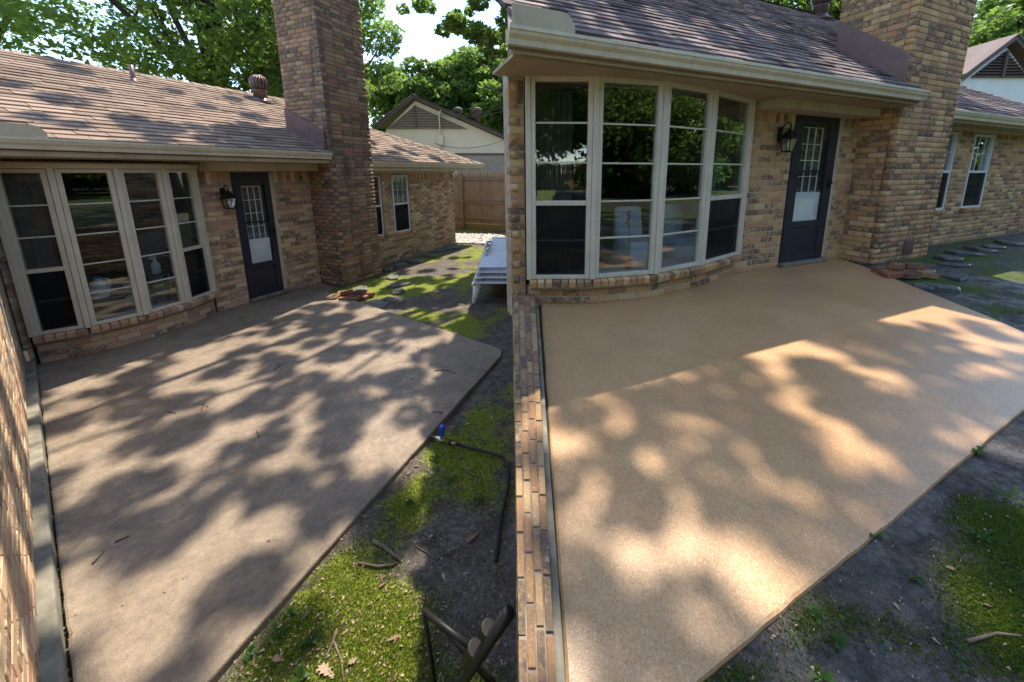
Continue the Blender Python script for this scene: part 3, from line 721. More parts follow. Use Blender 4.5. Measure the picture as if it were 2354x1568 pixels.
# ------------------------------------------------ the lower house (left)
def left_house():
    h = HL; root = empty('brick_house', (h.o.x, h.o.y, h.z), h.rz); root['brickmat'] = 'brick_old'
    tag(root, 'brick house with tan sunlit shingle roof beside the stained grey patio', 'house')
    SE = 7.8; ZT = 2.12
    bw = [(.08, .05), (.42, .24), (.87, .31), (1.31, .25), (1.72, .05)]; BZ0, BZ1 = .34, 2.13
    holes = [(.06, 1.76, -.1, 2.3), (2.20, 2.80, 0, 2.09), (4.62, 5.12, .62, 2.03), (5.42, 5.98, .62, 2.03)]
    wall = core_face(MB(), (0, 0), (SE, 0), -.12, 2.32, .16, holes).build('wall', 'mortar', root)
    bl = brick_face((0, 0), (SE, 0), 0, ZT, holes, seed=11, soldier=True, trim1=(PROUD, -BD+.01), skip=lambda s, t, z: 3.47 < s < 4.33)
    bl += brick_face((SE, 0), (SE, -5), 0, ZT, seed=12, trim0=(BD, -PROUD))
    emit_blocks(bl, wall, 'brick_old', 'brick', 300, root, 'bricks_rest')
    # other outside walls so that the rooms are dark
    core_face(MB(), (SE, -.17), (SE, -5), -.12, 2.32, .16).build('end_wall', 'mortar', root)
    core_face(MB(), (SE, -5), (-3.0, -5), -.12, 2.32, .16).build('back_wall', 'mortar', root)
    # wing with its wall running towards the viewer
    A = (-1.145, 5.0); B = (0, 0)
    wing = core_face(MB(), A, (-.005, -.02), -.12, 2.3, .16).build('wing_wall', 'mortar', root)
    emit_blocks(brick_face(A, (-.02, .02), .10, 2.2, seed=14), wing, 'brick_old', 'brick', 300, root, 'bricks_rest')
    we = core_face(MB(), (-4.6, 5.0), (-1.15, 5.0), -.12, 2.3, .16).build('wing_wall', 'mortar', root)
    emit_blocks(brick_face((-4.6, 5.0), (-1.15, 5.0), .10, 2.2, seed=15), we, 'brick_old', 'brick', 0, root, 'bricks_rest')
    core_face(MB(), (-3.0, -5), (-4.6, 5.0), -.12, 2.3, .16).build('wing_wall', 'mortar', root)
    d = (Vector(B)-Vector(A)).normalized(); o = Vector((-d.y, d.x))
    q = [Vector(A)-o*.02, Vector(B)-o*.02, Vector(B)+o*.055, Vector(A)+o*.055]
    MB().hexa([P(p.x, p.y, -.1) for p in q][::-1], [P(p.x, p.y, .095) for p in q][::-1]).build('footing', 'footing', root, bevel=.012)
    # eaves
    MB().box(P(-.4, .555, 2.235), P(3.44, .0, 2.262)).build('soffit', 'soffit', root)
    MB().box(P(-.4, .61, 2.25), P(3.44, .585, 2.40)).build('fascia', 'frieze', root)
    MB().box(P(1.80, .30, 2.115), P(3.44, .0, 2.2345)).build('beam', 'frieze', root, bevel=.004)
    MB().box(P(-.02, .04, 2.215), P(1.80, .0, 2.234)).build('frieze_board', 'frieze', root)
    add_gutter(root, -.06, 3.42, .612, 2.42); splash_guard(root, (-.1, .34), .70, 2.425)
    MB().box(P(4.36, .32, 2.13), P(8.2, .0, 2.16)).build('soffit', 'soffit', root)
    MB().box(P(4.36, .05, 2.06), P(7.82, .012, 2.13)).build('frieze_board', 'frieze', root)
    MB().box(P(4.36, .355, 2.12), P(8.86, .33, 2.29)).build('fascia', 'frieze', root)
    add_gutter(root, 4.36, 8.88, .357, 2.315)
    # roof
    sl = .43; ze = 2.40; te = .62; tr = -2.5; zr = ze+sl*(te-tr)
    zf = lambda t: ze+sl*(te-t)
    def ends(t): return 3.45 if t > -.35 else 4.3+(-.35-t)*.72
    deck = MB()
    ts = [te, -.35, -.351, tr]
    for a, b in ((te, -.35), (-.351, tr)):
        deck.hexa([P(-4.5, a, zf(a)-.10), P(ends(a-1e-6), a, zf(a)-.10), P(ends(b+1e-6), b, zf(b)-.10), P(-4.5, b, zf(b)-.10)],
                  [P(-4.5, a, zf(a)), P(ends(a-1e-6), a, zf(a)), P(ends(b+1e-6), b, zf(b)), P(-4.5, b, zf(b))])
    zb = lambda t: zr-sl*(tr-t)
    deck.hexa([P(-4.5, tr, zr-.1), P(5.75, tr, zr-.1), P(7.2, -5.6, zb(-5.6)-.1), P(-4.5, -5.6, zb(-5.6)-.1)], [P(-4.5, tr, zr), P(5.75, tr, zr), P(7.2, -5.6, zb(-5.6)), P(-4.5, -5.6, zb(-5.6))])
    roof = deck.build('roof', 'shingle_sunlit_tan', root)
    shingles(root, roof, te, ze, sl, lambda s, t: s < ends(t)-.02 and t > tr+.02, 'shingle_sunlit_tan', 21, 300, -2.2, 6, tr)
    caps(root, roof, P(-2.5, tr, zr+.03), P(5.7, tr, zr+.03), 'shingle_sunlit_tan', 44)
    # right roof with hip
    s2 = .42; z2 = 2.30; t2 = .37; zg = lambda t: z2+s2*(t2-t); sc = 8.92
    tp = -2.35; d = t2-tp
    dk = MB(); dk.hexa([P(4.36, t2, z2-.08), P(sc, t2, z2-.08), P(sc-d, tp, zg(tp)-.08), P(4.36, tp, zg(tp)-.08)], [P(4.36, t2, z2), P(sc, t2, z2), P(sc-d, tp, zg(tp)), P(4.36, tp, zg(tp))])
    dk.hexa([P(sc, t2, z2-.08), P(sc, -5.4, z2-.08), P(sc-d, tp-.3, zg(tp)-.08), P(sc-d, tp, zg(tp)-.08)], [P(sc, t2, z2-.004), P(sc, -5.4, z2-.004), P(sc-d, tp-.3, zg(tp)-.004), P(sc-d, tp, zg(tp)-.004)])
    r2 = dk.build('roof', 'shingle_sunlit_tan', root)
    shingles(root, r2, t2, z2, s2, lambda s, t: s > 4.37 and s < sc-(t2-t)-.02 and t > tp, 'shingle_sunlit_tan', 22, 150, 4.2, 9, tp)
    caps(root, r2, P(sc, t2, z2+.03), P(sc-d, tp, zg(tp)+.03), 'shingle_sunlit_tan')
    # wing roof towards the viewer
    MB().add([P(-.05,.62,2.40), P(-1.06,5.2,2.40), P(-2.9,5.2,3.2), P(-2.6,-1,3.5), P(-1.0,-.5,2.9)], [(0,1,2,3,4)]).build('wing_roof', 'shingle_sunlit_tan', root)
    MB().hexa([P(-.1,.6,2.24), P(-1.08,5.15,2.24), P(-1.4,5.15,2.24), P(-.3,.3,2.24)], [P(-.1,.6,2.38), P(-1.08,5.15,2.38), P(-1.4,5.15,2.38), P(-.3,.3,2.38)]).build('wing_eave', 'frieze', root)
    MB().extrude([P(-4.6, 5.1, 2.29), P(-1.1, 5.1, 2.29), P(-2.9, 5.1, 3.14)], (0, .05, 0)).build('wing_gable', 'frieze', root)
    MB().add([P(-4.75,5.2,2.40), P(-2.9,5.2,3.2), P(-2.6,-1,3.5), P(-3.6,-1,2.9)], [(0,1,2,3)]).build('wing_roof', 'shingle_sunlit_tan', root)
    # chimney
    c = chimney(root, 3.45, 4.35, -.40, .62, 5.6, 'brick_chimney_old', 'mortar_joint_shade', 31)
    flashing(root, c, 3.45, -.38, .56, zf, .40)
    co = MB().box(P(3.86, .650, .10), P(4.06, .62, .30)).build('cleanout_door', 'flash_brown', c, bevel=.006)
    MB().box(P(3.88, .656, .12), P(4.04, .650, .28)).build('hatch', 'flash_brown', co, bevel=.004)
    # openings
    bow_window(root, bw, BZ0, BZ1); bow_base(root, wall, bw, BZ0-.005, 'brick_old', 41)
    storm_door(root, 2.22, 2.75, .06, 2.055)
    sash_window(root, 4.64, 5.10, .66, 2.02); sash_window(root, 5.44, 5.96, .66, 2.02)
    # room behind the bow window
    rm = MB(); a, b = P(-.2, -.17, .0), P(2.1, -3.6, 2.25)
    x0, y0, z0 = a; x1, y1, z1 = b
    rm.add([(x0,y0,z0),(x1,y0,z0),(x1,y1,z0),(x0,y1,z0),(x0,y0,z1),(x1,y0,z1),(x1,y1,z1),(x0,y1,z1)], [(4,7,6,5),(1,2,6,5),(2,3,7,6),(3,0,4,7)])
    rm.build('room', 'room', root); MB().box((x0, y0-.05, -.04), (x1, y1, .02)).build('room_floor', 'room_floor', root)
    MB().box(P(4.4, -.2, 0), P(6.4, -.24, 2.2)).build('room', 'room', root)  # thin dark sheet stands in for the unlit rooms behind the sashes
    MB().box(P(2.15, -.13, 0), P(2.85, -.15, 2.2)).build('room', 'room', root)  # thin dark sheet stands in for the unlit space behind the door
    # roof furniture
    pv = empty('vent_pipe', P(2.05, -1.9, zf(-1.9))); pv.parent = root
    MB().lathe([(.032, -.05), (.032, .30)], seg=12).build('pipe', 'flash_brown', pv, True); MB().lathe([(.12, -.055), (.05, .05), (.034, .10)], seg=14).build('boot', 'flash_brown', pv, True)
    turbine(root, 4.05, -2.05, zf(-2.05)+.06, .95)
    return root
LH = left_house()
lantern('wall_lamp', HL, 2.06, 1.70, 'black lantern on brick wall between bow window and door beside stained patio')

# ------------------------------------------------ the upper house (right)
def right_house():
    h = HR; root = empty('brick_house', (h.o.x, h.o.y, h.z), h.rz); root['brickmat'] = 'brick_clean'
    tag(root, 'brick house with plum grey shingle roof beside the clean tan patio', 'house')
    SE = 13.0; ZT = 2.05; send = lambda t: -.262-.326*t
    bw = [(-.10, .05), (.45, .27), (1.12, .36), (1.81, .27), (2.64, .05)]; BZ0, BZ1 = .26, 2.07
    S0 = send(0)
    hs = [(-.12, 2.68, -.1, 2.3), (3.50, 4.46, 0, 2.05), (7.02, 7.66, .58, 1.92), (8.25, 9.02, .58, 1.92)]
    holes = [(a-S0, b-S0, c, d) for a, b, c, d in hs]
    wall = core_face(MB(), (S0, 0), (SE, 0), -.12, 2.2, .16, holes).build('wall', 'mortar_clean', root)
    bl = brick_face((S0, 0), (SE, 0), 0, ZT, holes, seed=51, soldier=True, skip=lambda s, t, z: 4.87 < s < 6.18)
    # end wall along the terrace edge
    B = (send(-5.9), -5.9)
    ew = brick_face(B, (S0, -.0), 0, 2.05, seed=52, trim1=(-BD, 0))
    emit_blocks(bl, wall, 'brick_clean', 'brick', 300, root, 'bricks_rest')
    e = core_face(MB(), B, (S0+.05, -.16), -.9, 2.9, .16).build('end_wall', 'mortar_clean', root); emit_blocks(ew, e, 'brick_clean', 'brick', 0, root, 'bricks_rest')
    core_face(MB(), (SE, -.17), (SE, -5.9), -.12, 2.2, .16).build('end_wall', 'mortar_clean', root)
    core_face(MB(), (SE, -5.9), B, -.12, 2.2, .16).build('back_wall', 'mortar_clean', root)
    MB().box(P(-.40, .555, 2.065), P(4.84, .0, 2.09)).build('soffit', 'soffit', root)
    MB().box(P(-.43, .61, 2.075), P(4.84, .585, 2.19)).build('fascia', 'frieze', root)
    MB().box(P(2.72, .30, 1.965), P(4.70, .0, 2.0645)).build('beam', 'frieze', root, bevel=.004)
    add_gutter(root, -.47, 4.80, .612, 2.215); splash_guard(root, (-.45, .02), .70, 2.22, .13)
    MB().box(P(6.21, .32, 1.99), P(13, .0, 2.015)).build('soffit', 'soffit', root)
    MB().box(P(6.21, .05, 1.935), P(13, .012, 1.99)).build('frieze_board', 'frieze', root)
    MB().box(P(6.21, .355, 1.98), P(13.3, .33, 2.10)).build('fascia', 'frieze', root)
    add_gutter(root, 6.21, 13.0, .357, 2.125)
    sl = .725; ze = 2.19; te = .62; tr = -3.0; zf = lambda t: ze+sl*(te-t); zr = zf(tr)
    def ends(t): return 4.84 if t > -.40 else 6.2+(-.40-t)*2.05
    deck = MB(); kk = .010
    for a, b in ((te, -.40), (-.401, tr)):
        lo = lambda t: send(t)+kk
        deck.hexa([P(lo(a), a, zf(a)-.10), P(ends(a-1e-6), a, zf(a)-.10), P(ends(b+1e-6), b, zf(b)-.10), P(lo(b), b, zf(b)-.10)],
                  [P(lo(a), a, zf(a)), P(ends(a-1e-6), a, zf(a)), P(ends(b+1e-6), b, zf(b)), P(lo(b), b, zf(b))])
    zb = lambda t: zr-sl*(tr-t); tb = -6.5
    deck.hexa([P(send(tr), tr, zr-.1), P(11.5, tr, zr-.1), P(11.5, tb, zb(tb)-.1), P(send(tb), tb, zb(tb)-.1)], [P(send(tr), tr, zr), P(11.5, tr, zr), P(11.5, tb, zb(tb)), P(send(tb), tb, zb(tb))])
    roof = deck.build('roof', 'shingle_plum', root)
    MB().extrude([P(send(.3)+.05, .3, 2.1), P(send(tr)+.05, tr, zr-.12), P(send(-6.2)+.05, -6.2, 2.1)], (.06, 0, 0)).build('gable', 'trim_brown', root)
    shingles(root, roof, te, ze, sl, lambda s, t: send(t)+.05 < s < ends(t)-.02 and t > tr+.02, 'shingle_plum', 61, 300, -.6, 12, tr)
    caps(root, roof, P(send(tr), tr, zr+.03), P(11.4, tr, zr+.03), 'shingle_plum', 64)
    s2 = .60; z2 = 2.11; t2 = .37; zg = lambda t: z2+s2*(t2-t); sc = 13.0; tp = -3.0; d = t2-tp
    dk = MB(); dk.hexa([P(6.21, t2, z2-.08), P(sc, t2, z2-.08), P(sc-d, tp, zg(tp)-.08), P(6.21, tp, zg(tp)-.08)], [P(6.21, t2, z2), P(sc, t2, z2), P(sc-d, tp, zg(tp)), P(6.21, tp, zg(tp))])
    dk.hexa([P(sc, t2, z2-.08), P(sc, -6, z2-.08), P(sc-d, tp-.3, zg(tp)-.08), P(sc-d, tp, zg(tp)-.08)], [P(sc, t2, z2-.004), P(sc, -6, z2-.004), P(sc-d, tp-.3, zg(tp)-.004), P(sc-d, tp, zg(tp)-.004)])
    r2 = dk.build('roof', 'shingle_plum', root)
    shingles(root, r2, t2, z2, s2, lambda s, t: s > 6.25 and s < sc-(t2-t)-.02 and t > tp, 'shingle_plum', 62, 150, 6.2, 13, tp)
    caps(root, r2, P(sc, t2, z2+.03), P(sc-d, tp, zg(tp)+.03), 'shingle_plum')
    c = chimney(root, 4.85, 6.2, -.45, .44, 5.0, 'brick_chimney_clean', 'mortar_dark', 71)
    flashing(root, c, 4.85, -.42, .43, zf, .42)
    co = MB().box(P(5.50, .47, .09), P(5.72, .44, .30)).build('cleanout_door', 'flash_brown', c, bevel=.006)
    MB().box(P(5.52, .476, .11), P(5.70, .47, .28)).build('hatch', 'flash_brown', co, bevel=.004)
    bow_window(root, bw, BZ0, BZ1); bow_base(root, wall, bw, BZ0-.005, 'brick_clean', 81)
    storm_door(root, 3.53, 4.40, .05, 2.02)
    sash_window(root, 7.04, 7.64, .61, 1.91); sash_window(root, 8.27, 9.0, .61, 1.91)
    rm = MB(); x0, y0, z0 = P(-.2, -.17, 0); x1, y1, z1 = P(3.2, -3.4, 2.08)
    rm.add([(x0,y0,z0),(x1,y0,z0),(x1,y1,z0),(x0+1.1,y1,z0),(x0,y0,z1),(x1,y0,z1),(x1,y1,z1),(x0+1.1,y1,z1)], [(4,7,6,5),(1,2,6,5),(2,3,7,6),(3,0,4,7)])
    rm.build('room', 'room', root); MB().add([(x0,y0-.05,.02),(x1,y0-.05,.02),(x1,y1,.02),(x0+1.1,y1,.02)], [(0,1,2,3)]).build('room_floor', 'room_floor', root)
    MB().box(P(6.6, -.2, 0), P(9.6, -.24, 2.1)).build('room', 'room', root)  # dark sheet behind the sashes, unlit interior put into its colour
    MB().box(P(3.45, -.13, 0), P(4.5, -.15, 2.1)).build('room', 'room', root)  # dark sheet behind the door, unlit interior put into its colour
    turbine(root, 7.95, -2.75, zf(-2.75)+.05, 1.15)
    return root
RH = right_house()
lantern('wall_lamp', HR, 3.22, 1.64, 'black lantern on brick wall between bow window and door beside tan patio')

# ------------------------------------------------ patios
def slab(name, pts_world, ztop, thick, mat, label):
    pts = []; rj = random.Random(len(label))
    for a, b in zip(pts_world, pts_world[1:]+pts_world[:1]):
        k = max(1, int((b-a).length/.07)); nn = Vector((b.y-a.y, a.x-b.x)).normalized()
        for i in range(k):
            q = a.lerp(b, i/k); off = 0 if i == 0 else rj.gauss(0, .0012)+.003*noise.noise(Vector((q.x*2, q.y*2, 5))); pts.append((q.x+nn.x*off, q.y+nn.y*off))
    o = MB().prism(pts, ztop-thick, ztop).build(name, mat, None, bevel=.012); tag(o, label, None, None, 'structure'); return o
lp = [wpt(HL, s, t) for s, t in ((.055, .0), (-1.06, 4.93), (2.22, 4.66), (2.35, 4.60), (2.40, 4.46), (3.10, .60), (3.3, .55), (3.44, .0))]
slab('patio', lp, 0.0, .12, 'concrete_old', 'stained grey brown concrete patio with leaf shadows')
rp = [wpt(HR, s, t) for s, t in ((.035, .0), (-1.03, 2.77), (3.02, 2.53), (3.55, 1.93), (4.62, .42), (4.85, .0))]
slab('patio', rp, ZP, .12, 'patio', 'clean tan coated patio with fine chips')

# ------------------------------------------------ brick border on the terrace edge
def border():
    root = empty('brick_border', (0, 0, 0)); tag(root, 'low brick border with lengthwise bricks along left edge of tan patio', 'border')
    def xl(y): return -SPL*y-.004
    def xr(y): return .058-.041*y
    zt = ZP+.10; y0, y1 = .35, 3.42
    core = MB().hexa([(xl(y0)+.004, y0, -.12), (xr(y0)-.004, y0, -.12), (xr(y1)-.004, y1, -.12), (xl(y1)+.004, y1, -.12)], [(xl(y0)+.004, y0, zt-.004), (xr(y0)-.004, y0, zt-.004), (xr(y1)-.004, y1, zt-.004), (xl(y1)+.004, y1, zt-.004)]).build('core', 'mortar_dark', root)
    r = random.Random(4); rows = 4
    for k in range(rows):
        y = y0-r.uniform(0, .1)
        while y < y1:
            ya, yb = max(y, y0), min(y+.13, y1); y += .137
            if yb-ya < .03: continue
            def X(f, yy): return xl(yy)+(xr(yy)-xl(yy))*f
            g = .05; f0, f1 = k/rows+g*.5, (k+1)/rows-g*.5
            cx = (X(f0, ya)+X(f1, yb))/2; cy = (ya+yb)/2; top = zt+r.uniform(-.001, .003)
            bot = [(X(f0, ya), ya), (X(f1, ya), ya), (X(f1, yb), yb), (X(f0, yb), yb)]
            sh = [(x+(cx-x)*.05, yy+(cy-yy)*.03) for x, yy in bot]
            m = MB(); m.add([(x-cx, yy-cy, zt-.06-zt) for x, yy in bot]+[(x-cx, yy-cy, -.006) for x, yy in bot]+[(x-cx, yy-cy, top-zt) for x, yy in sh],
                            [(0,1,5,4),(1,2,6,5),(2,3,7,6),(3,0,4,7),(4,5,9,8),(5,6,10,9),(6,7,11,10),(7,4,8,11),(8,9,10,11),(3,2,1,0)])
            o = m.build('brick', 'brick_border', core); o.location = (cx, cy, zt)
    # retaining face below, seen from the lower yard
    VV = []
    a = Vector((xl(y1)+.004, -y1)); b = Vector((xl(y0)+.004, -y0))
    bl = brick_face(a, b, -.05, zt-.09, seed=91)
    emit_blocks(bl, core, 'brick_clean', 'brick', 0, root, 'bricks_rest')
    q = [(xr(y0)-.002, y0), (xr(y0)+.024, y0), (xr(y1)+.024, y1), (xr(y1)-.002, y1)]
    MB().hexa([(x, y, ZP-.1) for x, y in q], [(x, y, ZP+.045) for x, y in q]).build('concrete_curb', 'footing', root, bevel=.008)
border()
# the terrace's retaining wall beyond the border, behind the viewer and beside the house
def retaining(y0, y1, name, label):
    x = lambda y: -SPL*y-.03
    root = MB().hexa([(x(y0)-.03, y0, -.3), (x(y0)+.1, y0, -.3), (x(y1)+.1, y1, -.3), (x(y1)-.03, y1, -.3)], [(x(y0)-.03, y0, .79), (x(y0)+.1, y0, .79), (x(y1)+.1, y1, .79), (x(y1)-.03, y1, .79)]).build(name, 'footing', None, bevel=.01)
    return root
tag(retaining(-14, .345, 'retaining_wall', ''), 'low concrete wall holding the upper yard, nearest the viewer', 'wall')
tag(retaining(9.7, 40, 'retaining_wall', ''), 'low concrete wall holding the upper yard behind the house', 'wall')

# ---------------------------------------------------------------- trees
def leaf_cloud(name, centers, radii, per, size, mat, parent, seed, flat=1.0, keep=None):
    rg = np.random.RandomState(seed); C = []; 
    for c, r in zip(centers, radii):
        n = int(per*(r/np.mean(radii))**2); d = rg.normal(size=(n, 3)); d /= np.linalg.norm(d, axis=1)[:, None]
        rr = r*rg.uniform(.25, 1, n)**.5; C.append(np.array(c)+d*rr[:, None]*np.array([1, 1, .72*flat]))
    C = np.vstack(C)
    if keep is not None: C = C[keep(C)]
    n = len(C); nm = rg.normal(size=(n, 3))+np.array([0, 0, .9]); nm /= np.linalg.norm(nm, axis=1)[:, None]
    t = np.cross(nm, rg.normal(size=(n, 3))); t /= np.linalg.norm(t, axis=1)[:, None]; b = np.cross(nm, t)
    s = size*rg.uniform(.6, 1.35, n)[:, None]
    tip = C+t*s; l = C+b*s*.45+nm*s*.10; r_ = C-b*s*.45+nm*s*.10; base = C-t*s*.75
    V = np.stack([base, l, tip, r_], 1).reshape(-1, 3); F = np.arange(n*4).reshape(n, 4)
    tint = np.clip(rg.normal(.5, .22, n), 0, 1)
    return array_mesh(name, V, F, mat, tint, parent)
def tree(name, label, base, trunk_top, crown, n_cl, r_cl, per, size, seed, tr=.25, mat='leaf', cat='tree', group=None, keep=None, limbs=9, extra=(), ckeep=None, given=()):
    """crown: (centre, radii xyz)"""
    r = random.Random(seed); root = empty(name, base); tag(root, label, cat, group); base = Vector(base)
    cc, cr = Vector(crown[0]), Vector(crown[1]); cl = []
    tries = 0
    while len(cl) < n_cl and tries < n_cl*40:
        tries += 1
        v = Vector((r.uniform(-1, 1), r.uniform(-1, 1), r.uniform(-1, 1)))
        if v.length > 1 or v.length < .35: continue
        p = cc+Vector((v.x*cr.x, v.y*cr.y, v.z*cr.z))
        if ckeep and not ckeep(p): continue
        cl.append(p)
    cl += [Vector(e) for e in extra]; cl += list(given)
    rads = [r_cl*r.uniform(.6, 1.35) for _ in cl]
    tt = Vector(trunk_top); k = 6
    pts = [base+(tt-base)*(i/k)+Vector((r.uniform(-.1, .1), r.uniform(-.1, .1), 0))*(1 if 0 < i < k else 0) for i in range(k+1)]
    MB().tube([p-base for p in pts], [tr*(1.35-.65*(i/k)) if i else tr*1.7 for i in range(k+1)], 10).build('trunk', 'bark', root, True)
    lm = MB(); picks = r.sample(cl, min(limbs, len(cl)))+list(given[::110])+[Vector(e) for e in extra[::9]]
    for p in picks:
        s0 = pts[r.randint(3, k)]; m1 = s0+(p-s0)*.35+Vector((r.uniform(-.4,.4), r.uniform(-.4,.4), r.uniform(.1,.6))); m2 = s0+(p-s0)*.7+Vector((r.uniform(-.3,.3), r.uniform(-.3,.3), r.uniform(0,.4)))
        if given:
            js = [s0.lerp(p, f)+Vector((r.gauss(0, .2), r.gauss(0, .2), r.gauss(0, .14)+1.0*f*(1-f)))*(1 if 0 < f < 1 else 0) for f in (0, .15, .3, .45, .6, .75, .88, 1)]
            lm.tube([q-base for q in js], [tr*.26*(1-.9*i/7) for i in range(8)], 6); continue
        lm.tube([s0-base, m1-base, m2-base, p-base], [tr*.5, tr*.33, tr*.2, tr*.06], 7)
        for q in r.sample(cl, min(3, len(cl))):
            if (q-m2).length < cr.length*.55: lm.tube([m2-base, (m2+q)/2-base+Vector((0,0,r.uniform(-.2,.3))), q-base], [tr*.16, tr*.09, tr*.03], 5)
    lm.build('limb', 'bark', root, True)
    cw = leaf_cloud('crown', [c-base for c in cl], rads, per, size, mat, root, seed, keep=(lambda C: keep(C+np.array(base))) if keep else None)
    return root
# oak behind the upper house; its crown reaches over both patios and throws the dappled shade
oak_base = (1.2, 12.6, ZR-.1)
def oak_ok(p):
    q = proj(p)
    if q is None: return True
    x, y, d = q
    if y < -60 or x < -60 or x > WPX+60: return True
    return False
def oak_keep(C):
    k = np.ones(len(C), bool)
    c, s = math.cos(PITCH), math.sin(PITCH); z = C[:,2]-CAM_H; D = C[:,1]*c-z*s
    y = PPY-FPX*(C[:,1]*s+z*c)/np.maximum(D, .05); x = PPX+FPX*C[:,0]/np.maximum(D, .05)
    vis = (D > .1) & (y > -5) & (x < 895); k[vis] = False
    return k
rr = random.Random(5)
hang = []
while len(hang) < 60:
    hx = 900+310*rr.random()**.7; hy = rr.uniform(-90, 150)
    if hy > 150*(hx-880)/290: continue
    hang.append(tuple(ray(hx, hy)*rr.uniform(7.5, 9.5)+Vector((0, 0, CAM_H))))
def oak_clumps():
    """unseen leaf masses set where their shade should fall: gappy for the lower yard, denser for the terrace"""
    r = random.Random(17); out = []; kx, ky = SD.x/SD.z, SD.y/SD.z
    def zone(gx, gy):
        dl = Vector((gx, gy, 0))-HL.o; t = dl.dot(HL.n)
        if gx > -SPL*gy: return 2
        if t < .1: return 0
        return 1 if t < 4.75 and -.23*t-.2 < dl.dot(HL.e) < 3.1-.12*t else 3
    for z_, a in ((0, .85), (1, .335), (2, .30), (3, .50)):  # clumps out of view, lifted up-sun from the spots to be shaded
        for i in range(int(17/a)):
            for j in range(int(13/a)):
                gx = -8.5+(i+.5*(j % 2)+r.uniform(-.42, .42))*a; gy = -3.5+(j+r.uniform(-.42, .42))*a
                if zone(gx, gy) != z_: continue
                if z_ in (1, 3) and noise.noise(Vector((gx*1.3+7, gy*1.3, .5))) > .26: continue
                if z_ == 2 and noise.noise(Vector((gx*1.1+2, gy*1.1, 3.5))) > .34: continue
                if gy < -1.2 and r.random() < .4: continue
                z = r.uniform(7.6, 10.4) if z_ != 2 else r.uniform(9.2, 12.6); p = Vector((gx+kx*z, gy+ky*z, z))
                if oak_ok(p): out.append(p)
    return out
tree('oak_tree', 'big oak behind the plum roofed house, leafy branch hanging over the sky', oak_base, (.9, 11.4, 6.6),
     ((1.0, 8.6, 8.9), (6.6, 6.4, 2.3)), 0, .18, 82, .082, 3, tr=.34, limbs=0, keep=oak_keep, extra=hang, given=oak_clumps())

far = 'leafy trees behind the houses'
tree('oak_tree', 'large leafy tree with forked dark trunk behind ridge of tan roof', (-12.4, 14.2, -.1), (-12.0, 14.2, 5.6), ((-11.8, 14.2, 8.2), (4.6, 3.4, 4.2)), 90, .85, 260, .12, 11, tr=.30, mat='leaf', limbs=16)
tree('oak_tree', 'leafy tree at far left above the tan roof', (-19.0, 12.2, -.1), (-18.6, 12.2, 5.2), ((-18.4, 12.4, 7.6), (5.2, 3.6, 4.0)), 76, .9, 250, .125, 12, tr=.28, mat='leaf', limbs=12)
tree('oak_tree', 'leafy tree just left of the dark brick chimney', (-10.2, 19.0, -.1), (-10.2, 19.0, 5.0), ((-10.4, 18.6, 7.4), (3.4, 3.0, 4.4)), 70, .9, 260, .15, 13, tr=.28, mat='leaf_far', limbs=10)
tree('oak_tree', 'bright round tree behind left slope of cream gabled house', (-10.2, 30, -.1), (-10.2, 30, 5.0), ((-9.8, 30, 6.9), (3.6, 3, 3.3)), 80, 1.0, 200, .26, 14, tr=.3, mat='leaf_far', limbs=8)
tree('oak_tree', 'bright round tree behind ridge of cream gabled house', (-5.6, 31, -.1), (-5.6, 31, 5.0), ((-5.4, 31, 7.6), (3.6, 3, 3.6)), 80, 1.0, 200, .26, 15, tr=.3, mat='leaf_far', limbs=8)
tree('oak_tree', 'bright tree behind right end of cream gabled house', (-1.6, 29, -.1), (-1.6, 29, 5.0), ((-1.4, 29, 6.8), (3.2, 3, 3.4)), 70, 1.0, 200, .26, 16, tr=.3, mat='leaf_far', limbs=8)
tree('oak_tree', 'dark leafy tree behind plum roof just left of its chimney', (14.5, 22, .7), (14.5, 22, 6.0), ((14.0, 21.5, 9.6), (5.6, 4, 4.2)), 110, 1.0, 220, .2, 17, tr=.3, mat='leaf', limbs=10)
tree('oak_tree', 'pale leafy tree behind dark brown gable at far right', (31.5, 26, .7), (31.0, 26, 6.0), ((30.5, 26, 9.0), (5.6, 4, 5.2)), 110, 1.1, 220, .24, 18, tr=.3, mat='leaf_far', limbs=10)
# trees round the yard behind and beside the viewer, seen in the window glass
for i, (x, y, cz, rx, l) in enumerate(((3.4, -9.0, 7.4, 4.2, 'tree on the lawn mirrored in left pane of the right bow window'), (10.5, -11, 6.4, 4.6, 'second tree on the lawn, mirrored dark in the right bow window'),
        (17, -6.5, 6.2, 4.8, 'broad tree beyond the terrace, mirrored in middle of right bow window'), (21.5, .5, 6.4, 4.8, 'tree at far side of the terrace, mirrored in glass of the right door'), (16.5, -15, 7.5, 5.2, 'tall tree behind the others, mirrored in the right bow window'), (27, -7, 8, 5.5, 'tallest tree beyond the terrace, mirrored above the lawn'), (13.4, -8.6, 4.6, 3.6, 'low bushy tree between two lawn trees, mirrored in right bow window'), (23, -11.5, 5.2, 4.4, 'low wide tree near terrace fence corner, mirrored in right bow window'), (-1.5, -13.5, 7.0, 5.0, 'tree on the lower lawn behind, mirrored in left light of right bow window'), (30, 9.5, 6.6, 4.6, 'tree past the terrace fence, mirrored in right light of right bow window'), (24.5, 5.5, 5.6, 4.2, 'bushy tree nearest the right house end, mirrored in right door'))):
    tree('oak_tree', l, (x, y, .7), (x, y, cz-1.5), ((x, y, cz*.8), (rx, rx*.8, cz*.8-1.2)), 95, 1.2, 300, .16, 19+i, tr=.3, mat='leaf', limbs=9)

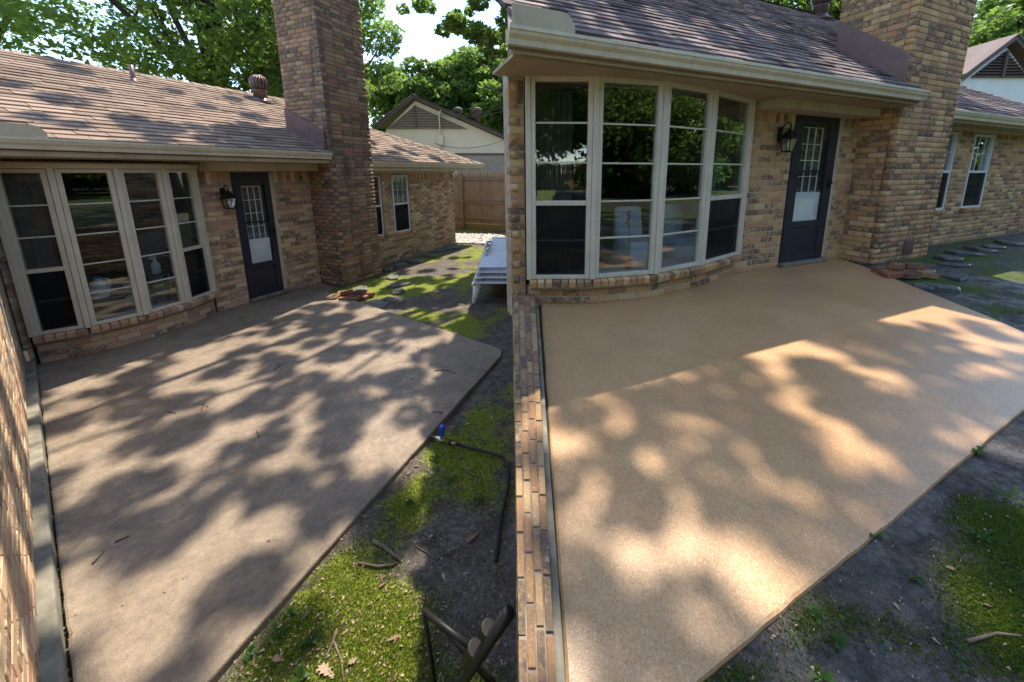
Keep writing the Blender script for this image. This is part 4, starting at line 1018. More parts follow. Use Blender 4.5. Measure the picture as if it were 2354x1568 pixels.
# ---------------------------------------------------------------- fences
def fence(name, a, b, h, label, wood='fence_wood', kick=True):
    a = Vector(a); b = Vector(b); d = b-a; L = d.length; rz = math.atan2(d.y, d.x); root = empty(name, a, rz); tag(root, label, 'fence'); r = random.Random(8)
    n = int(L/.142); me = None
    key = MB().hexa([(-.067,-.009,0),(.067,-.009,0),(.067,.009,0),(-.067,.009,0)], [(-.067,-.009,.95),(.067,-.009,.95),(.067,.009,.95),(-.067,.009,.95)])
    key.hexa([(-.067,-.009,.951),(.067,-.009,.951),(.067,.009,.951),(-.067,.009,.951)], [(-.035,-.009,1),(.035,-.009,1),(.035,.009,1),(-.035,.009,1)])
    first = key.build('picket', wood, root); me = first.data
    for i in range(n):
        o = first if i == 0 else link('picket', me, root)
        o.location = ((i+.5)*.142, r.uniform(-.004,.004), .24); o.scale = (1, 1, (h-.24)+r.uniform(-.012,.012)); o.rotation_euler = (0, r.uniform(-.008,.008), 0)
    for z in (.42, 1.0, h-.28): MB().box((0, -.055, z), (L, -.012, z+.085)).build('rail', wood, root)
    if kick: MB().box((0, -.03, -.02), (L, .012, .235)).build('kick_board', 'kick_wood', root)
    k = max(2, int(L/2.3)+1)
    for i in range(k): MB().box((min(L-.1, .35+i*2.2)-.045, -.15, -.1), (min(L-.1, .35+i*2.2)+.045, -.057, h-.03)).build('post', wood, root)
fence('wood_fence', (-5.4, 15.0, -.05), (-.9, 13.2, -.05), 2.12, 'brown plank fence behind far corner of the brick house')
fence('wood_fence', (16, -17, .7), (-6, -16.5, .7), 1.9, 'long plank fence behind the lawn, mirrored in bow window', kick=False)
fence('wood_fence', (31, 12, .7), (26, -15, .7), 1.9, 'plank fence at far side of the terrace, mirrored in right door glass', kick=False)

# ---------------------------------------------------------------- neighbouring houses
def neighbour_left():
    y = 19.0; root = empty('neighbour_house', (-4.5, y, 0)); tag(root, 'cream gabled house with brown louvred gable behind the plank fence', 'house')
    def px(x, yy): d = ray(x, yy); k = y/d.y; return (d.x*k+4.5, 0, CAM_H+d.z*k)
    A = px(952, 226); Lw = px(868, 296); Rr = px(1190, 286); slope = (A[2]-Lw[2])/(A[0]-Lw[0]); Rr = (A[0]+(Rr[0]-A[0]), 0, A[2]-slope*.58*(Rr[0]-A[0]))
    w = MB().extrude([(Lw[0]+.35, .12, -.1), (Rr[0]+3, .12, -.1), (Rr[0]+3, .12, 2.6), (Rr[0], .12, Rr[2]-.05), (A[0], .12, A[2]-.1), (Lw[0]+.35, .12, Lw[2]-.05)][::-1], (0, .2, 0)).build('wall', 'stucco', root)
    # gable louvres
    gl, gr = (Lw[0]+.25, Lw[2]+.05), (A[0]+2.2, None)
    zb = px(900, 296)[2]; ap = (A[0], A[2]-.32)
    x0 = A[0]-(ap[1]-zb)/slope; x1 = A[0]+(ap[1]-zb)/(slope*.58)
    x1 = min(x1, px(1012, 262)[0]+.9)
    n = 9
    for i in range(n):
        z = zb+(ap[1]-zb)*(i+.5)/n; hgt = (ap[1]-zb)/n; lx = lambda zz: A[0]-(ap[1]-zz)/slope; rx_ = lambda zz: A[0]+(ap[1]-zz)/(slope*.58); zt_, zl_ = z+hgt*.45, z-hgt*.45
        MB().add([(lx(zt_), .10, zt_), (rx_(zt_), .10, zt_), (rx_(zl_), .02, zl_), (lx(zl_), .02, zl_), (lx(zl_), .116, zl_-.01), (rx_(zl_), .116, zl_-.01)], [(3,2,1,0), (4,5,2,3)]).build('louvre', 'louvre_tan', root)
    MB().box((A[0]-.04, .0, zb), (A[0]+.04, .05, ap[1])).build('louvre_post', 'trim_brown', root)
    for (p, q) in ((Lw, A), (A, Rr)):
        dx = q[0]-p[0]; dz = q[2]-p[2]
        MB().extrude([(p[0], -.12, p[2]), (q[0], -.12, q[2]), (q[0], -.12, q[2]+.14), (p[0], -.12, p[2]+.14)], (0, .06, 0)).build('barge_board', 'trim_brown', root)
        MB().extrude([(p[0]-.1, -.16, p[2]+.142), (q[0], -.16, q[2]+.142), (q[0], -.16, q[2]+.20), (p[0]-.1, -.16, p[2]+.20)], (0, 5, 0)).build('roof', 'shingle_plum', root)
    tz = px(1100, 352)[2]; tx = px(1045, 352)[0]
    MB().box((tx, .06, tz-.12), (Rr[0]+3, .115, tz)).build('band_board', 'trim_brown', root)
    bx = MB(); bx.box((tx+.1, .04, -.1), (Rr[0]+3, .10, tz-.125)); bx.build('brick_base', 'mortar', root)
    # service mast and vents
    c = px(1012, 300); MB().tube([(c[0], -.06, 1.6), (c[0], -.06, px(1012, 262)[2]), (c[0]+.1, -.1, px(1012, 255)[2])], .035).build('service_mast', 'stucco', root, True)
    MB().box((c[0]-.12, -.10, px(1012, 335)[2]), (c[0]+.12, .11, px(1012, 312)[2])).build('meter_box', 'stucco', root, bevel=.01)
    for xx, yy in ((1040, 246), (1087, 246)):
        v = px(xx, yy); vb = empty('roof_vent', (v[0], 1.2, v[2]-.2)); vb.parent = root
        MB().lathe([(.16, -.3), (.16, .15), (.24, .17), (.24, .32), (.10, .38)], seg=16).build('stack', 'trim_brown', vb, True)
    # wires
    for i, (pa, pb, sag) in enumerate((((1012, 262), (1180, 232), .35), ((1012, 266), (1180, 246), .3), ((1000, 330), (1180, 302), .5))):
        a = Vector(px(*pa)); b = Vector(px(*pb)); b = b+Vector((.6, -1, 0)); a.y = -.1
        pts = [a.lerp(b, k/10)-Vector((0, 0, sag*4*(k/10)*(1-k/10))) for k in range(11)]
        MB().tube(pts, .012, 5).build('wire', 'wire', root)
neighbour_left()
def neighbour_right():
    y = 14.0; root = empty('neighbour_house', (17, y, .7)); tag(root, 'white walled house with dark brown gable at far right beyond the chimney', 'house')
    def px(x, yy): d = ray(x, yy); k = y/d.y; return (d.x*k-17, 0, CAM_H+d.z*k-.7)
    A = px(2325, 95); Lw = px(2205, 186); slope = (A[2]-Lw[2])/(A[0]-Lw[0]); R_ = (A[0]*2-Lw[0], 0, Lw[2])
    MB().extrude([(Lw[0]+.3, .15, -.1), (R_[0]-.3, .15, -.1), (R_[0]-.3, .15, R_[2]), (A[0], .15, A[2]-.1), (Lw[0]+.3, .15, Lw[2])][::-1], (0, .2, 0)).build('wall', 'stucco_pale', root)
    zb = px(2325, 176)[2]; n = 9; top = A[2]-.28
    for i in range(n):
        z = zb+(top-zb)*(i+.5)/n; hg = (top-zb)/n; w = (top-z-hg*.45)/slope; v = (top-z+hg*.45)/slope
        MB().add([(A[0]-w, .13, z+hg*.45), (A[0]+w, .13, z+hg*.45), (A[0]+v, .04, z-hg*.45), (A[0]-v, .04, z-hg*.45), (A[0]-v, .146, z-hg*.5), (A[0]+v, .146, z-hg*.5)], [(3,2,1,0), (4,5,2,3)]).build('louvre', 'trim_brown', root)
    MB().box((A[0]-.04, .0, zb), (A[0]+.04, .06, top)).build('louvre_post', 'trim_brown', root)
    for p, q in ((Lw, A), (A, R_)):
        MB().extrude([(p[0], -.14, p[2]), (q[0], -.14, q[2]), (q[0], -.14, q[2]+.15), (p[0], -.14, p[2]+.15)], (0, .06, 0)).build('barge_board', 'trim_brown', root)
        MB().extrude([(p[0], -.18, p[2]+.152), (q[0], -.18, q[2]+.152), (q[0], -.18, q[2]+.21), (p[0], -.18, p[2]+.21)], (0, 5, 0)).build('roof', 'shingle_plum', root)
neighbour_right()

# ---------------------------------------------------------------- things in the yards
def rock(name, c, sx, sy, h, mat, seed, rz=0):
    r = random.Random(seed); n = r.randint(5, 7); ang = sorted((i+r.uniform(-.3, .3))*2*math.pi/n for i in range(n))
    base = [(math.cos(a)*sx*r.uniform(.7, 1.15), math.sin(a)*sy*r.uniform(.7, 1.15)) for a in ang]
    V = [(x, y, -.04) for x, y in base]+[(x, y, h*r.uniform(.55, .8)) for x, y in base]+[(x*.86, y*.86, h*r.uniform(.88, 1.1)) for x, y in base]
    F = [tuple(range(n-1, -1, -1)), tuple(range(2*n, 3*n))]+[(k*n+i, k*n+(i+1)%n, (k+1)*n+(i+1)%n, (k+1)*n+i) for k in range(2) for i in range(n)]
    o = MB().add(V, F).build(name, mat); o.location = c; o.rotation_euler = (r.uniform(-.06,.06), r.uniform(-.06,.06), rz); return o
def stone_edging(pts, z, mat, grp, desc, seed):
    r = random.Random(seed)
    for i, (x, y, s, lab) in enumerate(pts):
        p = at(x, y, z); o = rock('flagstone', p, s*r.uniform(1.1, 1.5), s*r.uniform(.75, 1.0), .03+r.uniform(0, .03), mat, seed*50+i, r.uniform(0, 3))
        tag(o, lab, 'stone', grp)
stone_edging([(865, 704, .20, 'mossy slab at the near end of stone edging by the grey patio'), (898, 690, .15, 'slab next to the mossy end slab by grey patio'), (916, 674, .14, 'small flagstone third from the near end by grey patio'),
              (917, 657, .15, 'flagstone at left bend of the edging by grey patio'), (903, 640, .13, 'flagstone just past the bend by grey patio'), (893, 622, .15, 'flagstone midway along edging below the house windows'),
              (920, 612, .16, 'flagstone past midway along edging below the house windows'), (955, 602, .18, 'flagstone two thirds along edging towards plank fence'), (985, 590, .18, 'pale flagstone near far corner of the brick house'),
              (1010, 578, .2, 'second last flagstone towards the gravel bed'), (1040, 572, .2, 'last flagstone of the edging by the gravel bed'), (830, 668, .17, 'dark slab lying behind the loose brick pile by dirty chimney')],
             ZL, 'slate', 'stone edging beside the grey patio', '', 3)
stone_edging([(2128, 664, .15, 'mossy slab nearest the tan patio edge'), (2165, 668, .13, 'green slab at near end of wet stone edging'), (2198, 640, .15, 'dark wet slab at the bend beside tan patio'),
              (2196, 612, .15, 'upright looking wet slab past the bend by tan patio'), (2180, 597, .15, 'wet slab behind the bend near the clean chimney'), (2215, 586, .17, 'reddish wet slab below the right windows'),
              (2250, 577, .18, 'wet slab midway along edging at right'), (2285, 570, .18, 'wet slab past midway along edging at right'), (2325, 562, .2, 'wet slab nearest the right picture edge'), (2110, 626, .17, 'flat dark slab behind loose bricks by clean chimney')],
             ZR, 'slate_wet', 'wet stone edging beside the tan patio', '', 4)
def brick_pile(c, z, mat, grp, where, seed):
    r = random.Random(seed); k = 0; spots = []
    lab = ['front left', 'front middle', 'front right', 'middle left', 'middle', 'middle right', 'rear left', 'rear middle', 'rear right']
    for i in range(3):
        for j in range(3):
            spots.append((c[0]+(j-1)*.215+r.uniform(-.03, .03)+i*.04, c[1]+(i-1)*.14+r.uniform(-.02, .02), z+.045, r.uniform(-.35, .35), lab[i*3+j]+' loose brick of the pile '+where))
    spots.append((c[0]-.02, c[1]+.02, z+.12, .5, 'loose brick lying across left of the pile '+where)); spots.append((c[0]+.20, c[1]+.03, z+.12, -.25, 'loose brick lying on right of the pile '+where))
    for x, y, zz, a, l in spots:
        m = MB().box((-.098, -.046, -.033), (.098, .046, .033)); 
        o = m.build('loose_brick', mat, None, bevel=.006); o.location = (x, y, zz); o.rotation_euler = (r.uniform(-.12,.12), r.uniform(-.12,.12), a); tag(o, l, 'brick', grp)
p = at(800, 688, ZL); brick_pile((p.x, p.y), ZL, 'brick_red', 'loose bricks by the dirty chimney', 'by the dirty chimney', 5)
p = at(2066, 634, ZR); brick_pile((p.x, p.y), ZR, 'brick_red', 'loose bricks by the clean chimney', 'by the clean chimney', 6)

# gravel bed by the fence
def gravel():
    rg = random.Random(9); V = []; F = []; T = []
    for i in range(900):
        x = rg.uniform(1030, 1190); y = rg.uniform(538, 560)+ (x-1030)*.03; p = at(x, y, ZL)
        s = rg.uniform(.05, .12); o = len(V)
        ax = [Vector((rg.uniform(-1,1), rg.uniform(-1,1), rg.uniform(-1,1))).normalized() for _ in range(6)]
        for k, d in enumerate(((1,0,0),(0,1,0),(-1,0,0),(0,-1,0),(0,0,1),(0,0,-1))):
            d = Vector(d)*s*rg.uniform(.6,1.1); V.append((p.x+d.x, p.y+d.y, p.z+.02+d.z*.6))
        for f in ((0,1,4),(1,2,4),(2,3,4),(3,0,4),(1,0,5),(2,1,5),(3,2,5),(0,3,5)): F.append(tuple(o+q for q in f)); T.append(rg.random())
    o = array_mesh('gravel', V, F, 'gravel', T); tag(o, 'bed of grey gravel at the foot of the plank fence', 'gravel', None, 'stuff')
gravel()

# stacked white sun loungers
def lounger_proto():
    root = empty('sun_lounger', (0, 0, 0)); W2 = .33
    # local x across, y along (0 head end near the viewer)
    prof = [(0, .52), (.10, .49), (.60, .38), (.80, .35), (1.85, .35)]
    for sx in (-1, 1):
        MB().tube([(sx*W2, y, z) for y, z in prof], .032, 8).build('side_rail', 'white_plastic', root, True)
        MB().tube([(sx*W2, .55, .40), (sx*W2*1.03, .36, .20), (sx*W2*1.05, .22, .0)], [.042, .038, .034], 8).build('leg', 'white_plastic', root, True)
        MB().tube([(sx*W2, 1.62, .37), (sx*W2*1.03, 1.7, .18), (sx*W2*1.05, 1.78, .0)], [.042, .038, .034], 8).build('leg', 'white_plastic', root, True)
        MB().tube([(sx*W2*1.05, .28, .5), (sx*W2*1.12, .62, .56), (sx*W2*1.1, .98, .52), (sx*W2, 1.05, .37)], .024, 8).build('armrest', 'white_plastic', root, True)
    n = 22
    for k in range(n):
        y = .03+1.78*k/(n-1); z = None
        for (ya, za), (yb, zb) in zip(prof, prof[1:]):
            if ya <= y <= yb: z = za+(zb-za)*(y-ya)/(yb-ya); sl = math.atan2(zb-za, yb-ya)
        o = MB().box((-W2+.005, -.030, -.006), (W2-.005, .030, .008)).build('slat', 'white_plastic', root, bevel=.004); o.location = (0, y, z+.02); o.rotation_euler = (sl, 0, 0)
    MB().tube([(-W2, 0, .52), (W2, 0, .52)], .026, 8).build('head_rail', 'white_plastic', root, True)
    return root
pr = lounger_proto(); p = at(1098, 697, ZL)
for i, l in enumerate(('lowest white plastic lounger of the stack', 'second white plastic lounger from the ground in the stack', 'third white plastic lounger from the ground in the stack', 'topmost white plastic lounger of the stack')):
    o = pr if i == 0 else copy_tree(pr)
    o.location = (p.x+.34+.01*i, p.y+1.75+.02*i, ZL+.0+.085*i); o.rotation_euler = (0, 0, math.pi-.03+.012*i); tag(o, l, 'sun lounger', 'stacked white loungers at terrace edge')

# hose and valve
def hose():
    root = empty('garden_hose', at(1000, 1006, ZL)); tag(root, 'black hose with blue shutoff valve lying by edge of grey patio', 'hose'); b = Vector(root.location)
    pts = [at(x, y, ZL+.03)-b for x, y in ((1048, 1021), (1085, 1030), (1125, 1040), (1158, 1050), (1169, 1075), (1167, 1120), (1150, 1200), (1140, 1290))]
    MB().tube(pts, .011, 8).build('hose', 'rubber', root, True)
    f = [at(x, y, ZL+.035)-b for x, y in ((993, 1003), (1022, 1013))]; MB().tube(f, .017, 10).build('coupling', 'steel', root, True)
    f = [at(x, y, ZL+.035)-b for x, y in ((1023, 1013), (1048, 1021))]; MB().tube(f, .013, 8).build('nipple', 'brass', root, True)
    f = [at(x, y, ZL+.035)-b for x, y in ((1033, 1016), (1040, 1018))]; MB().tube(f, .02, 8).build('nut', 'rubber', root, True)
    c = at(1016, 1008, ZL+.05)-b; MB().box((c.x-.012, c.y-.012, c.z), (c.x+.012, c.y+.012, c.z+.05)).build('stem', 'brass', root)
    MB().box((c.x-.014, c.y-.02, c.z+.03), (c.x+.020, c.y+.02, c.z+.115)).build('valve_handle', 'blue_plastic', root, bevel=.006)
hose()

# folded canopy frame leaning on the brick border
def canopy():
    hub = at(1086, 1500, .36); root = empty('canopy_frame', (hub.x, hub.y, ZL)); tag(root, 'black folding canopy leg with silver bolts at bottom centre', 'canopy frame'); b = Vector(root.location)
    def L(x, y, z): return at(x, y, z)-b
    top = L(1170, 1408, .66); bot = L(1040, 1600, .10)
    ax = (top-bot).normalized()
    MB().tube([bot-ax*.22, bot, top], .021, 12).build('pole', 'black_tube', root, True)
    MB().tube([hub-b-ax*.035, hub-b+ax*.035], .029, 12).build('sleeve', 'black_tube', root, False, .003)
    c2 = hub-b+ax*.16; MB().tube([c2-ax*.02, c2+ax*.02], .028, 12).build('collar', 'black_tube', root, False, .003)
    j = L(976, 1406, .42)
    MB().tube([hub-b+ax*.02, j], .0115, 8).build('strut', 'black_tube', root, True)
    MB().tube([L(1018, 1440, .40), L(1066, 1500, .30), L(1074, 1512, .27)], .009, 8).build('strut', 'black_tube', root, True)
    MB().tube([j, L(985, 1470, .22), L(1003, 1600, .02)], .009, 8).build('strut', 'black_tube', root, True)
    MB().tube([hub-b-ax*.02, L(1150, 1590, .12)], .0115, 8).build('strut', 'black_tube', root, True)
    MB().tube([hub-b-ax*.04, L(1130, 1575, .20)], .009, 8).build('strut', 'black_tube', root, True)
    for (x, y, z) in ((1082, 1490, .385), (1104, 1515, .37), (1142, 1470, .46)):
        q = L(x, y, z); MB().lathe([(.001, -.008), (.014, -.005), (.014, .005), (.001, .008)], tuple(q), 10).build('bolt', 'steel', root, True)
canopy()

# things behind the window glass
def room_things():
    def draped(h, s, t, sc, label, z=0):
        w = wpt(h, s, t, .02); root = empty('draped_chair', w, h.rz); tag(root, label, 'chair', 'cloth covered chairs indoors')
        V = []; n = 24
        rows = [(.46, .24), (.47, .25), (.30, .27), (.05, .31)]
        for i, (z_, r_) in enumerate(rows):
            for k in range(n):
                a = 2*math.pi*k/n; f = 1+(.07*math.sin(a*7) if i >= 2 else 0); V.append((r_*f*sc*math.copysign(abs(math.cos(a))**.6, math.cos(a)), r_*f*sc*math.copysign(abs(math.sin(a))**.6, math.sin(a)), z_*sc))
        F = [tuple(range(n))]+[(i*n+(k+1)%n, i*n+k, (i+1)*n+k, (i+1)*n+(k+1)%n) for i in range(3) for k in range(n)]
        MB().add(V, F).build('seat_cover', 'cloth', root, True)
        V = []; rows = [(.40, .0), (.80, .02), (.86, .03)]
        bk = MB(); bk.hexa([(-.22*sc, .14*sc, .42*sc), (.22*sc, .14*sc, .42*sc), (.22*sc, .24*sc, .42*sc), (-.22*sc, .24*sc, .42*sc)], [(-.20*sc, .19*sc, .86*sc), (.20*sc, .19*sc, .86*sc), (.20*sc, .25*sc, .86*sc), (-.20*sc, .25*sc, .86*sc)]); bk.build('back_cover', 'cloth', root, True, .03)
    draped(HL, 1.18, -.55, .62, 'left white draped chair behind bow window by grey patio')
    draped(HL, 1.55, -.75, .62, 'right white draped chair behind bow window by grey patio')
    draped(HR, 1.45, -.38, .95, 'left white draped chair behind bow window by tan patio')
    draped(HR, 2.15, -.42, .95, 'right white draped chair behind bow window by tan patio')
    # window stool items in the lower house
    def stool(h, s, t, hgt, sx, sy, label):
        w = wpt(h, s, t, .02); root = empty('side_table', w, h.rz); tag(root, label, 'table')
        MB().box((-sx, -sy, hgt-.03), (sx, sy, hgt)).build('table_top', 'room_floor', root, bevel=.005)
        for a in (-1, 1):
            for b in (-1, 1): MB().box((a*(sx-.03)-.018, b*(sy-.03)-.018, 0), (a*(sx-.03)+.018, b*(sy-.03)+.018, hgt-.03)).build('leg', 'room_floor', root)
    stool(HL, .75, -.12, .55, .30, .13, 'low table with white jug behind bow window by grey patio')
    w = wpt(HL, .66, -.08, .57); j = empty('water_jug', w, HL.rz); tag(j, 'white plastic jug behind bow window by grey patio', 'jug')
    MB().lathe([(.075, 0), (.08, .02), (.08, .15), (.06, .20), (.028, .235), (.028, .25)], seg=18).build('body', 'jug', j, True)
    MB().lathe([(.032, .25), (.032, .275)], seg=14).build('cap', 'blue_plastic', j, True); MB().tube([(.03, 0, .235), (.085, 0, .22), (.10, 0, .15), (.08, 0, .09)], .012, 8).build('handle', 'jug', j, True)
    stool(HL, 1.22, -.12, .72, .14, .12, 'small stand with spray bottle behind bow window by grey patio')
    w = wpt(HL, 1.20, -.08, .74); j = empty('spray_bottle', w, HL.rz); tag(j, 'pale blue spray bottle behind bow window by grey patio', 'bottle')
    MB().lathe([(.045, 0), (.048, .02), (.046, .13), (.018, .18), (.016, .20)], seg=16).build('body', 'jug', j, True); MB().box((-.05, -.014, .20), (.02, .014, .24)).build('trigger_head', 'panel_white', j, bevel=.006)
    w = wpt(HR, .98, .12, .30); f = empty('pink_flower', w, HR.rz); tag(f, 'pink flower on thin stem behind bow window by tan patio', 'flower')
    MB().tube([(0, 0, 0), (.01, 0, .2), (-.01, 0, .42), (-.04, 0, .5)], .004, 6).build('stem', 'weed', f)
    r = random.Random(2)
    for k in range(6):
        c = Vector((-.03+r.uniform(-.03, .03), r.uniform(-.02, .02), .40+.03*k)); MB().add([c, c+Vector((.03, .01, .015)), c+Vector((.005, .0, .04)), c+Vector((-.03, -.01, .015))], [(0,1,2,3)]).build('petal', 'pink', f)
    MB().lathe([(.03, -.04), (.035, .0), (.04, .06)], seg=12).build('pot', 'room_floor', f)
    # curtains
    for h, s0, s1, t, z1, lab in ((HL, -.05, .40, -.12, 2.1, 'dark curtain at left end of bow window by grey patio'), (HR, -.10, .42, -.10, 2.05, 'dark curtain at left end of bow window by tan patio'), (HR, 2.2, 2.75, -.14, 2.05, 'dark curtain at right end of bow window by tan patio'), (HL, 1.45, 1.78, -.13, 2.1, 'dark curtain at right end of bow window by grey patio')):
        root = empty('curtain', wpt(h, s0, t, .06), h.rz); tag(root, lab, 'curtain'); n = 44; V = []
        for k in range(n+1):
            x = (s1-s0)*k/n; y = .02*math.sin(k*1.15)
            V += [(x, y, 0), (x, y*.7, z1-.1)]
        MB().add(V, [(2*k, 2*k+2, 2*k+3, 2*k+1) for k in range(n)]).build('drape', 'curtain', root, True)
        MB().tube([(-.02, 0, z1-.09), (s1-s0+.02, 0, z1-.09)], .01, 8).build('rod', 'black_metal', root)
room_things()

# outlet on the wing wall of the lower house
p = wpt(HL, -.05, .35, .28)
d = (Vector((0, 0))-Vector((-1.52, 6.6))).normalized(); rzw = HL.rz+math.atan2(-d.y, d.x)
o = empty('wall_outlet', wpt(HL, -.13+.012, .58, .30), rzw); tag(o, 'grey weatherproof outlet low on brick wing wall at left', 'outlet')
MB().box((-.035, -.03, -.055), (.035, .0, .055)).build('box', 'steel', o, bevel=.006); MB().box((-.03, -.045, -.05), (.03, -.031, .045)).build('cover', 'footing', o, bevel=.004)

# ---------------------------------------------------------------- moss, litter, weeds, leaves, twigs
def in_poly(x, y, poly):
    c = False; n = len(poly)
    for i in range(n):
        x1, y1 = poly[i]; x2, y2 = poly[(i+1) % n]
        if (y1 > y) != (y2 > y) and x < (x2-x1)*(y-y1)/(y2-y1)+x1: c = not c
    return c
LP = [(p.x, p.y) for p in lp]; RP = [(p.x, p.y) for p in rp]
def yard_spot(rg, right):
    while True:
        if not right: x = rg.uniform(430, 1176); y = 560+1030*rg.random()**.75; q = at(x, y, ZL)
        else: x = rg.uniform(1600, 2380); y = 545+1040*rg.random()**.75; q = at(x, y, ZR)
        h = HR if right else HL; dd = q-h.o; t = dd.dot(h.n); s = dd.dot(h.e)
        if t < .03 or (right and 4.8 < s < 6.25 and t < .5) or (not right and 3.4 < s < 4.4 and t < .7): continue
        if in_poly(q.x, q.y, RP if right else LP): continue
        if not right and q.x > -SPL*q.y-.05: continue
        xp = q.x+SPL*q.y
        q.z = ground_z(xp, q.y, right); return q
def moss_blades():
    for right in (False, True):
        rg = random.Random(33+right); V = []; F = []; T = []; n = 34000 if not right else 20000
        while len(F) < n:
            q = yard_spot(rg, right); mv = moss_value(q.x, q.y, right)
            if mv+rg.uniform(-.25, .25) < .52: continue
            for _ in range(3):
                x = q.x+rg.gauss(0, .02); y = q.y+rg.gauss(0, .02); a = rg.uniform(0, 6.28); w = rg.uniform(.003, .006); hh = rg.uniform(.004, .011); o = len(V)
                V += [(x-w*math.cos(a), y-w*math.sin(a), q.z-.004), (x+w*math.cos(a), y+w*math.sin(a), q.z-.004), (x+rg.gauss(0, .008), y+rg.gauss(0, .008), q.z+hh)]; F.append((o, o+1, o+2)); T.append(rg.random())
        o = array_mesh('moss', V, F, 'moss_wet' if right else 'moss', T); tag(o, 'dark wet moss patches beside tan patio' if right else 'bright green moss patches beside grey patio', 'moss', None, 'stuff')
leaf_mat('moss', (.075, .095, .010), (.16, .185, .016), (.25, .275, .035)); leaf_mat('moss_wet', (.025, .045, .006), (.065, .10, .010), (.13, .17, .02))
moss_blades()
def litter():
    for right in (False, True):
        rg = random.Random(55+right); V = []; F = []; T = []
        for i in range(1100 if not right else 260):
            q = yard_spot(rg, right); s = rg.uniform(.003, .012)*(1 if not right else .5); a = rg.uniform(0, 6.28); o = len(V); k = rg.uniform(.25, .6)
            dx, dy = math.cos(a)*s, math.sin(a)*s
            V += [(q.x-dx, q.y-dy, q.z+.004), (q.x+dy*k, q.y-dx*k, q.z+.006+rg.uniform(0, .006)), (q.x+dx, q.y+dy, q.z+.005), (q.x-dy*k, q.y+dx*k, q.z+.004+rg.uniform(0, .01))]; F.append((o, o+1, o+2, o+3)); T.append(rg.random())
        o = array_mesh('leaf_litter', V, F, 'dead_leaf', T); tag(o, 'tiny bits of dry leaf on wet soil by tan patio' if right else 'tiny bits of dry leaf on soil by grey patio', 'litter', None, 'stuff')
    # crumbs in the joint along the wing wall and on the old patio
    rg = random.Random(77); V = []; F = []; T = []
    for i in range(1500):
        f = rg.random(); s0, t0 = -.23*(f*5.0)+.035, f*5.0
        p = wpt(HL, s0+rg.gauss(0, .018)+.01, t0); z = -.03+rg.uniform(0, .02)
        if i > 1100: p = wpt(HL, rg.uniform(-.9, 2.4), rg.uniform(.2, 4.6)); z = .003
        s = rg.uniform(.003, .011); a = rg.uniform(0, 6.28); o = len(V)
        V += [(p.x-math.cos(a)*s, p.y-math.sin(a)*s, z), (p.x+math.sin(a)*s*.5, p.y-math.cos(a)*s*.5, z+.002), (p.x+math.cos(a)*s, p.y+math.sin(a)*s, z+.003), (p.x-math.sin(a)*s*.5, p.y+math.cos(a)*s*.5, z+.004)]; F.append((o, o+1, o+2, o+3)); T.append(rg.random())
    o = array_mesh('leaf_litter', V, F, 'dead_leaf', T); tag(o, 'crumbs of leaf and grit on the grey patio and in its joint', 'litter', None, 'stuff')
litter()
def oak_leaf_mesh():
    pts = [(0, -.5), (.05, -.42), (.12, -.30), (.06, -.22), (.20, -.10), (.10, -.02), (.26, .12), (.12, .18), (.20, .34), (.07, .34), (0, .5)]
    full = pts+[(-x, y) for x, y in pts[-2:0:-1]]
    V = [(x, y, .22*x*x*4+.06*math.sin(y*5)) for x, y in full]; return V, [tuple(range(len(full)))]
